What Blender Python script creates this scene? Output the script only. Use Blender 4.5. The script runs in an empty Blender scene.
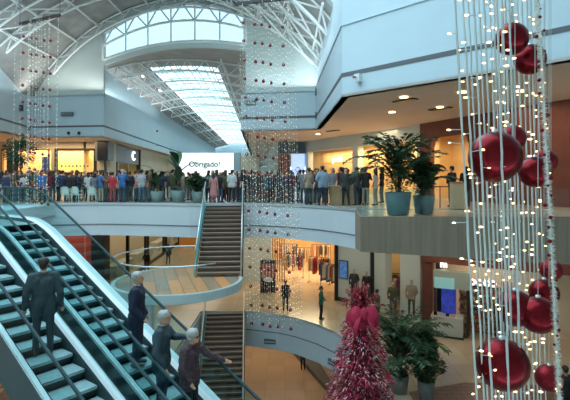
import bpy, bmesh, math, random
from mathutils import Vector, Matrix
R = random.Random(7)
PI = math.pi
SC = bpy.context.scene
COL = SC.collection
F = 450.0

def P(px, py, d):
    return Vector(((px - 285) / F * d, d, (178 - py) / F * d))

# ------------------------------------------------------------ materials
_M = {}
def mat(name, col, rough=.6, metal=0., emit=0., noise=0., nscale=6., bump=0., ecol=None, spec=.5):
    if name in _M: return _M[name]
    m = bpy.data.materials.new(name); m.use_nodes = True
    nt = m.node_tree; b = nt.nodes['Principled BSDF']
    c = (col[0], col[1], col[2], 1)
    b.inputs['Base Color'].default_value = c
    b.inputs['Roughness'].default_value = rough
    b.inputs['Metallic'].default_value = metal
    b.inputs['Specular IOR Level'].default_value = spec
    if emit:
        b.inputs['Emission Color'].default_value = (*(ecol or col), 1)
        b.inputs['Emission Strength'].default_value = emit
    if noise or bump:
        tc = nt.nodes.new('ShaderNodeTexCoord'); n = nt.nodes.new('ShaderNodeTexNoise')
        n.inputs['Scale'].default_value = nscale; n.inputs['Detail'].default_value = 4
        nt.links.new(tc.outputs['Object'], n.inputs['Vector'])
        if noise:
            r = nt.nodes.new('ShaderNodeValToRGB')
            r.color_ramp.elements[0].position = .3; r.color_ramp.elements[1].position = .7
            r.color_ramp.elements[0].color = (*[x * (1 - noise) for x in col], 1)
            r.color_ramp.elements[1].color = (*[min(1, x * (1 + noise)) for x in col], 1)
            nt.links.new(n.outputs['Fac'], r.inputs['Fac']); nt.links.new(r.outputs['Color'], b.inputs['Base Color'])
        if bump:
            bp = nt.nodes.new('ShaderNodeBump'); bp.inputs['Strength'].default_value = bump
            nt.links.new(n.outputs['Fac'], bp.inputs['Height']); nt.links.new(bp.outputs['Normal'], b.inputs['Normal'])
    _M[name] = m
    return m

def glass(name, tint, gloss=.12, rough=.02):
    if name in _M: return _M[name]
    m = bpy.data.materials.new(name); m.use_nodes = True
    nt = m.node_tree; nt.nodes.clear()
    o = nt.nodes.new('ShaderNodeOutputMaterial'); mx = nt.nodes.new('ShaderNodeMixShader')
    t = nt.nodes.new('ShaderNodeBsdfTransparent'); t.inputs[0].default_value = (*tint, 1)
    g = nt.nodes.new('ShaderNodeBsdfGlossy'); g.inputs['Roughness'].default_value = rough
    g.inputs[0].default_value = (.8, 1, 1, 1)
    mx.inputs[0].default_value = gloss
    nt.links.new(t.outputs[0], mx.inputs[1]); nt.links.new(g.outputs[0], mx.inputs[2])
    nt.links.new(mx.outputs[0], o.inputs[0])
    _M[name] = m
    return m

def grid_mat(name, c1, c2, sx, sy, mortar=.02, rough=.3, off=0.):
    """tiled surface (object coordinates)"""
    if name in _M: return _M[name]
    m = bpy.data.materials.new(name); m.use_nodes = True
    nt = m.node_tree; b = nt.nodes['Principled BSDF']
    tc = nt.nodes.new('ShaderNodeTexCoord'); br = nt.nodes.new('ShaderNodeTexBrick')
    br.offset = off; br.inputs['Color1'].default_value = (*c1, 1)
    br.inputs['Color2'].default_value = (*[x * .88 for x in c1], 1); br.inputs['Mortar'].default_value = (*c2, 1)
    br.inputs['Scale'].default_value = 1; br.inputs['Mortar Size'].default_value = mortar
    br.inputs['Brick Width'].default_value = sx; br.inputs['Row Height'].default_value = sy
    nt.links.new(tc.outputs['Object'], br.inputs['Vector']); nt.links.new(br.outputs['Color'], b.inputs['Base Color'])
    b.inputs['Roughness'].default_value = rough
    _M[name] = m
    return m

def ribbed_concrete(name, col):
    if name in _M: return _M[name]
    m = mat(name, col, .85, noise=.0, bump=.0)
    nt = m.node_tree; b = nt.nodes['Principled BSDF']
    tc = nt.nodes.new('ShaderNodeTexCoord'); mp = nt.nodes.new('ShaderNodeMapping'); mp.inputs['Scale'].default_value = (1, 1, .06)
    n = nt.nodes.new('ShaderNodeTexNoise'); n.inputs['Scale'].default_value = 9; n.inputs['Detail'].default_value = 6
    r = nt.nodes.new('ShaderNodeValToRGB')
    r.color_ramp.elements[0].color = (*[x * .86 for x in col], 1); r.color_ramp.elements[1].color = (*[x * 1.12 for x in col], 1)
    r.color_ramp.elements[0].position = .3; r.color_ramp.elements[1].position = .7
    nt.links.new(tc.outputs['Object'], mp.inputs[0]); nt.links.new(mp.outputs[0], n.inputs['Vector'])
    nt.links.new(n.outputs['Fac'], r.inputs[0]); nt.links.new(r.outputs[0], b.inputs['Base Color'])
    bp = nt.nodes.new('ShaderNodeBump'); bp.inputs['Strength'].default_value = .3
    nt.links.new(n.outputs['Fac'], bp.inputs['Height']); nt.links.new(bp.outputs[0], b.inputs['Normal'])
    return m

M = dict(
    white=mat('white_plaster_sky_tint', (.50, .62, .68), .7, noise=.03, nscale=.6),  # white wall with the cyan of the sky light mixed into its colour
    fritted=glass('dim_fritted_roof_glass', (.62, .69, .69), .05), frosted=glass('dim_window_glass', (.29, .33, .34), .05),  # both pane tints are set to dim the bright sky behind them
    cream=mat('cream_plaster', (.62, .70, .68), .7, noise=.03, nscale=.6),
    fascia=mat('pale_fascia_plaster', (.56, .62, .66), .6, noise=.03, nscale=.5),
    soffit=mat('soffit_plaster_warm_bounce', (.66, .53, .43), .8, noise=.03, nscale=.5),  # warm bounce light is put into the plaster colour
    groove=mat('shadow_gap_grey', (.12, .13, .14), .8),
    deck=mat('roof_deck_grey', (.30, .31, .30), .8, noise=.15, nscale=1.2),
    vdeck=mat('vault_deck_brown', (.42, .385, .36), .8, noise=.12, nscale=1.2),
    steel=mat('white_painted_steel', (.86, .90, .89), .5),
    floor2=grid_mat('upper_floor_tiles', (.50, .46, .40), (.35, .32, .28), .8, .8, .01, .25),
    floor1=grid_mat('cream_floor_tiles', (.58, .47, .34), (.42, .34, .25), .9, .9, .012, .18),
    floor0=grid_mat('ground_floor_tiles', (.62, .46, .30), (.45, .33, .22), 1.2, 1.2, .01, .22),
    brown_tile=grid_mat('red_brown_tiles', (.22, .10, .06), (.10, .05, .03), .5, .25, .02, .35, .5),
    orange_tile=grid_mat('orange_tiles', (.55, .24, .09), (.16, .07, .03), .8, .8, .05, .35),
    concrete=ribbed_concrete('ribbed_concrete', (.25, .20, .148)),
    glass=glass('teal_glass', (.60, .80, .80), .06),
    clear=glass('clear_glass', (.90, .97, .96), .04),
    glassedge=mat('glass_edge_teal', (.10, .32, .32), .2),
    rail=mat('dark_teal_rubber', (.012, .045, .052), .55, spec=.3),
    alu=mat('brushed_aluminium', (.62, .68, .70), .35, .6),
    whitemetal=mat('white_enamel_panel', (.80, .82, .84), .35),
    dkmetal=mat('dark_bronze_metal', (.05, .045, .04), .4, .4),
    black=mat('black_paint', (.012, .012, .014), .4),
    step=mat('ribbed_step_metal', (.30, .45, .47), .5, .0, noise=.15, nscale=14),
    riser=mat('dark_step_riser', (.03, .06, .065), .6, .2),
    comb=mat('yellow_comb', (.7, .55, .1), .5),
    warmwall=mat('warm_yellow_shop_wall', (.85, .58, .27), .7, noise=.08, nscale=1.5),
    beige=mat('beige_shop_wall', (.66, .55, .40), .7, noise=.05, nscale=1.),
    redwall=grid_mat('red_panel_wall', (.48, .065, .04), (.62, .16, .10), 2.4, .62, .05, .4),
    redbrown=mat('red_brown_wall', (.20, .065, .045), .7, noise=.12, nscale=2),
    greywall=mat('grey_canopy_panel', (.16, .18, .20), .5),
    wood=mat('oak_wood', (.36, .22, .11), .5, noise=.2, nscale=5),
    darkwood=mat('dark_stair_wood', (.055, .035, .03), .5, noise=.2, nscale=5),
    treadmat=mat('pale_stair_nosing', (.15, .095, .065), .5, noise=.15, nscale=4),
    redball=mat('glossy_red_bauble', (.145, .005, .009), .27, .85, noise=.2, nscale=3),
    redball2=mat('glitter_red_bauble', (.19, .008, .015), .42, .8, noise=.3, nscale=60),
    smallred=mat('small_dark_red_bauble', (.20, .006, .012), .3),
    wire=mat('frosted_white_cord', (.50, .53, .50), .5),
    thinwire=mat('thin_clear_wire', (.45, .50, .46), .5),
    bulb=mat('warm_fairy_bulb', (1, .78, .45), .4, emit=5, ecol=(1, .60, .28)),
    bulb2=mat('cool_fairy_bulb', (1, .95, .75), .4, emit=1.3, ecol=(1, .90, .66)),
    spot=mat('lamp_face', (1, .95, .85), .4, emit=9, ecol=(1, .93, .8)),
    spotw=mat('warm_lamp_face', (1, .8, .5), .4, emit=5, ecol=(1, .75, .42)),
    leaf=mat('dark_green_leaf', (.022, .062, .028), .5, noise=.35, nscale=9),
    leaf2=mat('mid_green_leaf', (.045, .11, .045), .5, noise=.3, nscale=9),
    stem=mat('brown_stem', (.12, .08, .05), .8),
    soil=mat('dark_soil', (.03, .02, .015), .9, bump=.4, nscale=30),
    pot=mat('grey_green_pot', (.13, .18, .17), .55, noise=.08, nscale=4),
    potd=mat('dark_grey_pot', (.16, .16, .15), .6, noise=.1, nscale=4),
    teal_pot=mat('teal_grey_planter', (.11, .165, .17), .5, noise=.08, nscale=4),
    pink=mat('hot_pink_ribbon', (.46, .015, .06), .75, noise=.35, nscale=5),
    flock=mat('white_flocked_needles', (.80, .44, .46), .8),
    pinkn=mat('pink_needles', (.55, .03, .09), .7),
    darkn=mat('dark_red_needles', (.10, .008, .018), .7),
    greenn=mat('teal_green_bauble', (.04, .30, .17), .3),
    screen=mat('lit_white_screen', (1, 1, 1), .4, emit=1.35, ecol=(.88, 1, 1)),
    bscreen=mat('lit_blue_screen', (.4, .6, 1), .4, emit=1.1, ecol=(.42, .62, 1.)),
    signw=mat('lit_white_letters', (1, 1, 1), .4, emit=2.4, ecol=(1, .97, .85)),
    signd=mat('dark_letters', (.06, .12, .14), .5),
    mann=mat('mannequin_grey', (.45, .42, .38), .5),
    chairm=mat('pale_plastic_chair', (.55, .66, .60), .5),
    kioskw=mat('pale_kiosk_panel', (.62, .60, .54), .5),
)

# ------------------------------------------------------------ mesh builder
class MB:
    def __init__(s): s.v = []; s.f = []; s.m = []; s.sm = []
    def add(s, vs, fs, mi=0, smooth=False):
        n = len(s.v); s.v += [tuple(v) for v in vs]
        for f in fs: s.f.append([n + i for i in f]); s.m.append(mi); s.sm.append(smooth)
        return s
    def box(s, c, size, mi=0, rz=0., mtx=None):
        hx, hy, hz = size[0] / 2, size[1] / 2, size[2] / 2
        ca, sa = math.cos(rz), math.sin(rz); vs = []
        for z in (-hz, hz):
            for x, y in ((-hx, -hy), (hx, -hy), (hx, hy), (-hx, hy)):
                vs.append((c[0] + x * ca - y * sa, c[1] + x * sa + y * ca, c[2] + z))
        if mtx: vs = [tuple(mtx @ Vector(v)) for v in vs]
        return s.add(vs, [(3, 2, 1, 0), (4, 5, 6, 7), (0, 1, 5, 4), (1, 2, 6, 5), (2, 3, 7, 6), (3, 0, 4, 7)], mi)
    def prism(s, poly, z0, z1, mi=0):
        n = len(poly); a = sum(poly[i][0] * poly[(i + 1) % n][1] - poly[(i + 1) % n][0] * poly[i][1] for i in range(n))
        if a < 0: poly = poly[::-1]
        vs = [(p[0], p[1], z0) for p in poly] + [(p[0], p[1], z1) for p in poly]
        fs = [tuple(range(n - 1, -1, -1)), tuple(range(n, 2 * n))] + [(i, (i + 1) % n, n + (i + 1) % n, n + i) for i in range(n)]
        return s.add(vs, fs, mi)
    def hexa(s, a, mi=0):
        """8 corners: bottom 4 ccw, top 4 ccw"""
        return s.add(a, [(3, 2, 1, 0), (4, 5, 6, 7), (0, 1, 5, 4), (1, 2, 6, 5), (2, 3, 7, 6), (3, 0, 4, 7)], mi)
    def strip(s, pts, z0, z1, th, mi=0):
        """vertical wall band of thickness th following pts (x,y), thickness to the right-hand side"""
        n = len(pts); off = []
        for i in range(n):
            d = Vector((0, 0))
            if i > 0: d += (Vector(pts[i][:2]) - Vector(pts[i - 1][:2])).normalized()
            if i < n - 1: d += (Vector(pts[i + 1][:2]) - Vector(pts[i][:2])).normalized()
            d.normalize(); off.append((pts[i][0] + d.y * th, pts[i][1] - d.x * th))
        for i in range(n - 1):
            a, b, c, e = pts[i], pts[i + 1], off[i + 1], off[i]
            s.hexa([(a[0], a[1], z0), (b[0], b[1], z0), (c[0], c[1], z0), (e[0], e[1], z0),
                    (a[0], a[1], z1), (b[0], b[1], z1), (c[0], c[1], z1), (e[0], e[1], z1)], mi)
        return s
    def tube(s, pts, r, n=6, mi=0, smooth=True, caps=True, flat=1.):
        pts = [Vector(p) for p in pts]; rs = r if isinstance(r, (list, tuple)) else [r] * len(pts)
        rings = []; up = Vector((0, 0, 1)); vs = []
        for i, p in enumerate(pts):
            d = (pts[min(i + 1, len(pts) - 1)] - pts[max(i - 1, 0)])
            if d.length < 1e-9: d = Vector((0, 0, 1))
            d.normalize(); u = up if abs(d.dot(up)) < .95 else Vector((1, 0, 0))
            a = d.cross(u).normalized(); b = a.cross(d).normalized()
            for k in range(n):
                t = 2 * PI * k / n; vs.append(p + a * math.cos(t) * rs[i] + b * math.sin(t) * rs[i] * flat)
        fs = []
        for i in range(len(pts) - 1):
            for k in range(n):
                k2 = (k + 1) % n; fs.append((i * n + k, i * n + k2, (i + 1) * n + k2, (i + 1) * n + k))
        if caps:
            fs.append(tuple(range(n - 1, -1, -1))); fs.append(tuple((len(pts) - 1) * n + k for k in range(n)))
        return s.add(vs, fs, mi, smooth)
    def bar(s, a, b, w, h=None, mi=0):
        """square bar"""
        a, b = Vector(a), Vector(b); h = h or w; d = (b - a).normalized(); u = Vector((0, 0, 1))
        if abs(d.dot(u)) > .98: u = Vector((0, 1, 0))
        x = d.cross(u).normalized() * w / 2; y = x.cross(d).normalized() * h / 2
        return s.hexa([a - x - y, a + x - y, a + x + y, a - x + y, b - x - y, b + x - y, b + x + y, b - x + y][0:8], mi)
    def sphere(s, c, r, seg=12, rings=8, mi=0, sc=(1, 1, 1)):
        vs = [(c[0], c[1], c[2] - r * sc[2])]; fs = []
        for i in range(1, rings):
            t = PI * i / rings
            for k in range(seg):
                a = 2 * PI * k / seg
                vs.append((c[0] + r * sc[0] * math.sin(t) * math.cos(a), c[1] + r * sc[1] * math.sin(t) * math.sin(a), c[2] - r * sc[2] * math.cos(t)))
        vs.append((c[0], c[1], c[2] + r * sc[2])); T = len(vs) - 1
        for k in range(seg):
            k2 = (k + 1) % seg; fs.append((0, 1 + k2, 1 + k))
            for i in range(rings - 2): fs.append((1 + i * seg + k, 1 + i * seg + k2, 1 + (i + 1) * seg + k2, 1 + (i + 1) * seg + k))
            fs.append((T, 1 + (rings - 2) * seg + k, 1 + (rings - 2) * seg + k2))
        return s.add(vs, fs, mi, True)
    def lathe(s, prof, c=(0, 0, 0), n=20, mi=0, smooth=True):
        vs = []; fs = []
        for (r, z) in prof:
            for k in range(n):
                a = 2 * PI * k / n; vs.append((c[0] + r * math.cos(a), c[1] + r * math.sin(a), c[2] + z))
        for i in range(len(prof) - 1):
            for k in range(n):
                k2 = (k + 1) % n; fs.append((i * n + k, i * n + k2, (i + 1) * n + k2, (i + 1) * n + k))
        return s.add(vs, fs, mi, smooth)
    def oct(s, c, r, mi=0):
        x, y, z = c
        return s.add([(x + r, y, z), (x - r, y, z), (x, y + r, z), (x, y - r, z), (x, y, z + r), (x, y, z - r)],
                     [(0, 2, 4), (2, 1, 4), (1, 3, 4), (3, 0, 4), (2, 0, 5), (1, 2, 5), (3, 1, 5), (0, 3, 5)], mi)
    def quad(s, a, b, c, d, mi=0): return s.add([a, b, c, d], [(0, 1, 2, 3)], mi)
    def build(s, name, m, parent=None):
        off = Vector((0, 0, 0)); p = parent
        while p: off += p.location; p = p.parent
        me = bpy.data.meshes.new(name); me.from_pydata([tuple(Vector(v) - off) for v in s.v], [], s.f)
        for x in (m if isinstance(m, (list, tuple)) else [m]): me.materials.append(x)
        me.polygons.foreach_set('material_index', s.m); me.polygons.foreach_set('use_smooth', s.sm)
        me.update()
        o = bpy.data.objects.new(name, me); COL.objects.link(o); o.parent = parent
        return o

def tag(o, label, cat, group=None, kind=None):
    o['label'] = label; o['category'] = cat
    if group: o['group'] = group
    if kind: o['kind'] = kind
    return o
def thing(name, label, cat, loc=(0, 0, 0), group=None):
    o = bpy.data.objects.new(name, None); COL.objects.link(o); o.location = loc
    o.empty_display_size = .1
    return tag(o, label, cat, group)
def struct(mb, name, m):
    o = mb.build(name, m); o['kind'] = 'structure'; return o
def copy_tree(o, parent=None):
    c = o.copy(); COL.objects.link(c); c.parent = parent
    for ch in o.children: copy_tree(ch, c)
    return c
def box_obj(name, c, size, m, parent=None, rz=0.):
    return MB().box(c, size, 0, rz).build(name, m, parent)
def text_mesh(name, body, loc, size, m, parent=None, rz=0., ext=.02, bold=0.):
    cu = bpy.data.curves.new(name, 'FONT'); cu.body = body; cu.size = size; cu.extrude = ext; cu.offset = bold
    cu.align_x = 'CENTER'; cu.align_y = 'CENTER'
    t = bpy.data.objects.new(name, cu); COL.objects.link(t)
    dg = bpy.context.evaluated_depsgraph_get(); me = bpy.data.meshes.new_from_object(t.evaluated_get(dg))
    bpy.data.objects.remove(t)
    me.materials.clear(); me.materials.append(m)
    me.transform(Matrix.Rotation(rz, 4, 'Z') @ Matrix.Rotation(PI / 2, 4, 'X'))
    off = Vector((0, 0, 0)); p = parent
    while p: off += p.location; p = p.parent
    o = bpy.data.objects.new(name, me); COL.objects.link(o); o.parent = parent; o.location = Vector(loc) - off
    return o
def area(name, loc, size, power, col, rot=(0, 0, 0), sy=None):
    l = bpy.data.lights.new(name, 'AREA'); l.energy = power; l.color = col; l.size = size
    if sy: l.shape = 'RECTANGLE'; l.size_y = sy
    o = bpy.data.objects.new(name, l); COL.objects.link(o); o.location = loc; o.rotation_euler = rot
    return o
Z2, Z1, Z0 = -1.2, -7.1, -13.0
EXPO = -0.25
WORLD = 5.0
# ============================================================ SETTING
# ---- camera
cam = bpy.data.cameras.new('camera'); co = bpy.data.objects.new('camera', cam); COL.objects.link(co)
cam.lens = 36 * F / 570; cam.sensor_width = 36; co.rotation_euler = (PI / 2, 0, 0)
cam.shift_y = -22 / 570; cam.clip_end = 400; SC.camera = co
SC.view_settings.view_transform = 'Standard'; SC.view_settings.look = 'None'
SC.view_settings.gamma = 1; SC.view_settings.exposure = EXPO
w = bpy.data.worlds.new('world'); SC.world = w; w.use_nodes = True
bg = w.node_tree.nodes['Background']; bg.inputs[0].default_value = (.64, .87, 1, 1); bg.inputs[1].default_value = WORLD

# ---- upper level slab (L2)
EDGE_L = [(-30, 17.5), (-14, 18.2), (-12.4, 19.6), (-10.8, 21.2), (-9, 21.7), (-7.9, 21.6), (-6.0, 21.2), (-4.4, 20.8), (-3.75, 20.8)]
EDGE_R = [(-1.95, 20.9), (-1.2, 21.0), (-.2, 20.6), (.67, 20.0), (1.5, 19.2), (2.2, 18.3), (2.75, 17.4)]
EDGE_M = [(-3.75, 20.8), (-1.95, 20.9)]
def slab2():
    m = MB()
    m.prism(EDGE_L + [EDGE_R[0]] + EDGE_R[1:] + [(30, 17.4), (30, 132), (-30, 132)], Z2 - 1.55, Z2 - .12)
    return struct(m, 'floor_upper_slab', M['fascia'])
slab2()
m = MB(); m.prism([(p[0], p[1] + .04) for p in EDGE_L + EDGE_R] + [(30, 17.45), (30, 132), (-30, 132)], Z2 - .12, Z2)
struct(m, 'floor_upper', M['floor2'])
g = MB(); g.strip([(p[0], p[1] - .001) for p in EDGE_L + EDGE_R], Z2 - 1.04, Z2 - 1.0, .02)
struct(g, 'trim_1', M['groove'])
g = MB(); g.strip([(p[0], p[1] - .001) for p in EDGE_L + EDGE_R], Z2 - .09, Z2 + .02, .03)
struct(g, 'trim_2', M['alu'])
# projecting gallery on the right with concrete front
m = MB(); m.prism([(2.32, 13.95), (16, 13.95), (16, 17.4), (2.75, 17.4)], Z2 - .9, Z2 - .02)
struct(m, 'floor_gallery', M['floor2'])
m = MB(); y0, y1 = 13.75, 13.95
m.hexa([(2.3, y0, -2.25), (16, y0, -3.1), (16, y1, -3.1), (2.3, y1, -2.25), (2.3, y0, -1.18), (16, y0, -1.18), (16, y1, -1.18), (2.3, y1, -1.18)])
m.hexa([(2.3, y1, -2.25), (2.45, y1, -2.25), (2.85, 17.3, -2.7), (2.7, 17.3, -2.7), (2.3, y1, -1.2), (2.45, y1, -1.2), (2.85, 17.3, -1.22), (2.7, 17.3, -1.22)])
struct(m, 'wall_gallery_front', M['concrete'])
# soffit below the gallery rising to the shopfronts
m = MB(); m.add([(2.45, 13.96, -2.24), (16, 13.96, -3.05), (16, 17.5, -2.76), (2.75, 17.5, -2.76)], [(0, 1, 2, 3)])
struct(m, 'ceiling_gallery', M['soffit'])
# escalator landing
LAND = [(-5.9, 12.15), (-7.4, 10.25), (-11.5, 13.2), (-14.5, 18.3), (-12.2, 19.7), (-10.9, 21.1), (-9.6, 17.9), (-8.1, 15.0)]
EU = Vector((-.7975, .603, 0)); EN = Vector((.603, .7975, 0))
def esc(wv, s, h):
    """point over escalator incline: wv across, s metres down, h above nosing line"""
    return Vector((-4.3, 8.0, -2.97)) + EN * wv - EU * s + Vector((0, 0, -.44 * s + h))
STOP = -(1.77 / .44)      # s at the upper floor
tl = [esc(-.75, STOP - .9, 0), esc(2.1, STOP - .9, 0), esc(2.1, STOP - 5.2, 0), Vector((-10.8, 21.2, 0)), Vector((-14.4, 18.1, 0)), esc(-.75, STOP - 5.5, 0)]
m = MB(); m.prism([(p.x, p.y) for p in tl], Z2 - .55, Z2 - .03); struct(m, 'floor_landing', M['fascia'])

# ---- L1 slab
E1 = [(-4.45, 2), (-4.45, 19.5), (-4.3, 24.0), (-2.1, 24.0), (-1.3, 23.75), (-.3, 23.4), (.6, 22.8), (1.6, 21.8), (2.4, 20.6), (2.8, 19.3), (3.1, 17.6), (3.3, 15.8), (3.4, 14.4), (3.5, 12), (3.6, 4.6)]
m = MB(); m.prism([(-4.45, 24.0), (-4.45, -1), (-30, -1), (-30, 24.0)], Z1 - 1.85, Z1 - .1); 
m.prism(E1[2:] + [(30, 4.6), (30, 100), (-30, 100), (-30, 24.0)], Z1 - 1.85, Z1 - .1)
m.prism([(-4.45, -1), (30, -1), (30, 4.6), (-4.45, 3.0)], Z1 - 1.85, Z1 - .1)
struct(m, 'floor_middle_slab', M['fascia'])
m = MB(); m.prism([(-4.5, 24.03), (-4.5, -1), (-30, -1), (-30, 24.03)], Z1 - .1, Z1)
m.prism([(p[0] + .03, p[1] + .03) for p in E1[2:]] + [(30, 4.6), (30, 100), (-30, 100), (-30, 24.0)], Z1 - .1, Z1)
m.prism([(-4.45, -1), (30, -1), (30, 4.6), (-4.45, 3.0)], Z1 - .1, Z1)
struct(m, 'floor_middle', M['floor1'])
m = MB(); m.strip(E1[3:14], Z1 - .98, Z1 - .94, .02); struct(m, 'trim_3', M['groove'])
m = MB(); m.strip(E1[3:14], Z1 - .08, Z1 + .03, .03); struct(m, 'trim_4', M['alu'])
m = MB(); m.prism([(3.9, 8), (14, 8), (14, 15.0), (6.2, 15.6), (4.1, 14.9)], Z1, Z1 + .012); struct(m, 'floor_tile_border', M['brown_tile'])
m = MB(); m.prism([(-22, 12), (-9.4, 12), (-9.4, 17.4), (-22, 17.4)], Z1 + .012, Z1 + .024); struct(m, 'floor_orange_border', M['orange_tile'])
m = MB(); m.prism([(-29, -.5), (-4.6, -.5), (-4.6, 17.6), (-29, 17.6)], Z1, Z1 + .012); struct(m, 'floor_dark_border', M['brown_tile'])
# ---- L0
m = MB(); m.prism([(-30, -1), (30, -1), (30, 100), (-30, 100)], Z0 - .3, Z0); struct(m, 'floor_ground', M['floor0'])
# L0 walls: pale wall with plinth on the right, orange lit wall at back
m = MB(); m.prism([P(296, 0, 38)[:2], P(300, 0, 37)[:2], P(337, 0, 27)[:2], P(372, 0, 25)[:2], (12, 25), (12, 38)], Z0, Z1 - 1.85)
struct(m, 'wall_ground_right', M['beige'])
m = MB(); m.prism([(-30, 46), (30, 46), (30, 46.3), (-30, 46.3)], Z0, Z1 - 1.85); struct(m, 'wall_ground_back', M['beige'])
m = MB(); m.prism([(-2.8, 44.5), (.6, 44.5), (.6, 46), (-2.8, 46)], Z0, Z1 - 1.85); struct(m, 'wall_ground_pier', M['redbrown'])
a_, b_ = P(281, 0, 36), P(328, 0, 27.2)
m = MB(); m.prism([(a_.x, a_.y), (b_.x, b_.y), (b_.x + 1.2, b_.y + .3), (a_.x + 1.2, a_.y + .3)], Z0, Z0 + .3)
tag(m.build('display_platform', M['potd']), 'low grey display platform on the ground floor beside the beige wall', 'platform')

# ---- upper walls (above L2): left facade
FL = [(-18.0, 20.0), (-19.4, 30.6), (-20.4, 35.8), (-14.1, 35.0), (-15.9, 60), (-19.8, 130)]
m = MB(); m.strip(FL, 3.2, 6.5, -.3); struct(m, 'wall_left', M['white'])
g = MB(); g.strip(FL, 3.98, 4.12, .02); struct(g, 'trim_5', M['groove'])
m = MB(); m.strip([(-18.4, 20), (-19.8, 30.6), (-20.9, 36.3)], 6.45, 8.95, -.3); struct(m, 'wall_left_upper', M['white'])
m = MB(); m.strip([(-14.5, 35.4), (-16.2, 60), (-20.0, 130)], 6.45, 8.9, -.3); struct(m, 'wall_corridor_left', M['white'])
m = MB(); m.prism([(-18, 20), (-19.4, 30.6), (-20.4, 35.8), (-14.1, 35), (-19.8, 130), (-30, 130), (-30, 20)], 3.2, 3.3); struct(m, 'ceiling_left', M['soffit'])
# right facade
FR = [(-8.6, 130), (-3.0, 30.6), (2.05, 29.7), (2.25, 17.8), (7.7, 12.2), (14, 5.8)]
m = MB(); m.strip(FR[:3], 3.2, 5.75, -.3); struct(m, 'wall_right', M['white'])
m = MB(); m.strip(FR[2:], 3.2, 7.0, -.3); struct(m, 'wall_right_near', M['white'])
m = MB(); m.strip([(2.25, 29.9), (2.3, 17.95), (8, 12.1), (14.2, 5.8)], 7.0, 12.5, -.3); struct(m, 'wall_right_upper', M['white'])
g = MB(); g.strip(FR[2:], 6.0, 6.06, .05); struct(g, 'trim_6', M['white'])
g = MB(); g.strip(FR, 3.98, 4.14, .02); struct(g, 'trim_7', M['groove'])
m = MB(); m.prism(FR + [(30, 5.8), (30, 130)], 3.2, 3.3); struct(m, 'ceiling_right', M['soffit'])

# ---- atrium barrel roof
def circ(a, b, c):
    ax, ay = a; bx, by = b; cx, cy = c
    d = 2 * (ax * (by - cy) + bx * (cy - ay) + cx * (ay - by))
    ux = ((ax**2 + ay**2) * (by - cy) + (bx**2 + by**2) * (cy - ay) + (cx**2 + cy**2) * (ay - by)) / d
    uy = ((ax**2 + ay**2) * (cx - bx) + (bx**2 + by**2) * (ax - cx) + (cx**2 + cy**2) * (bx - ax)) / d
    return ux, uy, math.hypot(ax - ux, ay - uy)
CX, CZ, CR = circ((-18.9, 8.9), (-7.4, 13.0), (2.4, 8.0))
def rz_(x): return CZ + math.sqrt(max(0, CR**2 - (x - CX)**2))
def YE(x): return 35.0 - .33 * (x + 14.1)
XS = [-20.6 + i * .5 for i in range(50)]   # -20.6 .. 3.9
XR = 3.4
TH0, TH1 = math.acos((-20.9 - CX) / CR) if abs((-20.9 - CX) / CR) <= 1 else PI * .85, math.acos((XR - CX) / CR)
THA, THB = math.acos((-19.0 - CX) / CR), math.acos((2.7 - CX) / CR)
def zl(x): return 9.95 - .0225 * (x + 8.3)**2
def zu(x): return 12.75 - .046 * (x + 8.3)**2
def zv(x): return zl(x) - .42
YN = 21.5
m = MB(); NA = 30
for i in range(NA):
    t0, t1 = TH0 + (TH1 - TH0) * i / NA, TH0 + (TH1 - TH0) * (i + 1) / NA
    p0, p1 = (CX + CR * math.cos(t0), CZ + CR * math.sin(t0)), (CX + CR * math.cos(t1), CZ + CR * math.sin(t1))
    m.add([(p0[0], YN, p0[1]), (p0[0], YE(p0[0]) + .3, p0[1]), (p1[0], YE(p1[0]) + .3, p1[1]), (p1[0], YN, p1[1]),
           (p0[0], YN, p0[1] + .25), (p0[0], YE(p0[0]) + .3, p0[1] + .25), (p1[0], YE(p1[0]) + .3, p1[1] + .25), (p1[0], YN, p1[1] + .25)],
          [(0, 1, 2, 3), (7, 6, 5, 4), (0, 3, 7, 4)])
struct(m, 'ceiling_atrium_roof', M['deck'])
# end wall
m = MB()
def wallcol(x0, x1, f0, f1, th=.3):
    a = [(x0, YE(x0), f0(x0)), (x1, YE(x1), f0(x1)), (x1, YE(x1) + th, f0(x1)), (x0, YE(x0) + th, f0(x0)),
         (x0, YE(x0), f1(x0)), (x1, YE(x1), f1(x1)), (x1, YE(x1) + th, f1(x1)), (x0, YE(x0) + th, f1(x0))]
    if min(f1(x0) - f0(x0), f1(x1) - f0(x1)) > .01: m.hexa(a)
WX0, WX1 = -14.1, -2.75
xs = [-20.6, -19.5, -18.5, -17.5, -16.5, -15.3, WX0]
rt = lambda x: rz_(x) + .02
for a, b in zip(xs, xs[1:]): wallcol(a, b, lambda x: 6.4, rt)
n = 22
for i in range(n):
    a, b = WX0 + (WX1 - WX0) * i / n, WX0 + (WX1 - WX0) * (i + 1) / n
    wallcol(a, b, zv, zl); wallcol(a, b, zu, rt)
xs = [WX1, -2, -1, 0, 1, 2.2]
for a, b in zip(xs, xs[1:]): wallcol(a, b, lambda x: 5.7, rt)
struct(m, 'wall_end', M['cream'])
# ledges of the coves
m = MB(); m.prism([(-20.4, 35.8), (-14.1, 35.0), (-14.1, 35.5), (-20.6, 37.3)], 6.4, 6.5); m.prism([(-3, 30.6), (2.05, 29.7), (2.05, 30.0), (-2.9, 31.6)], 5.66, 5.75)
struct(m, 'trim_8', M['white'])
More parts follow.
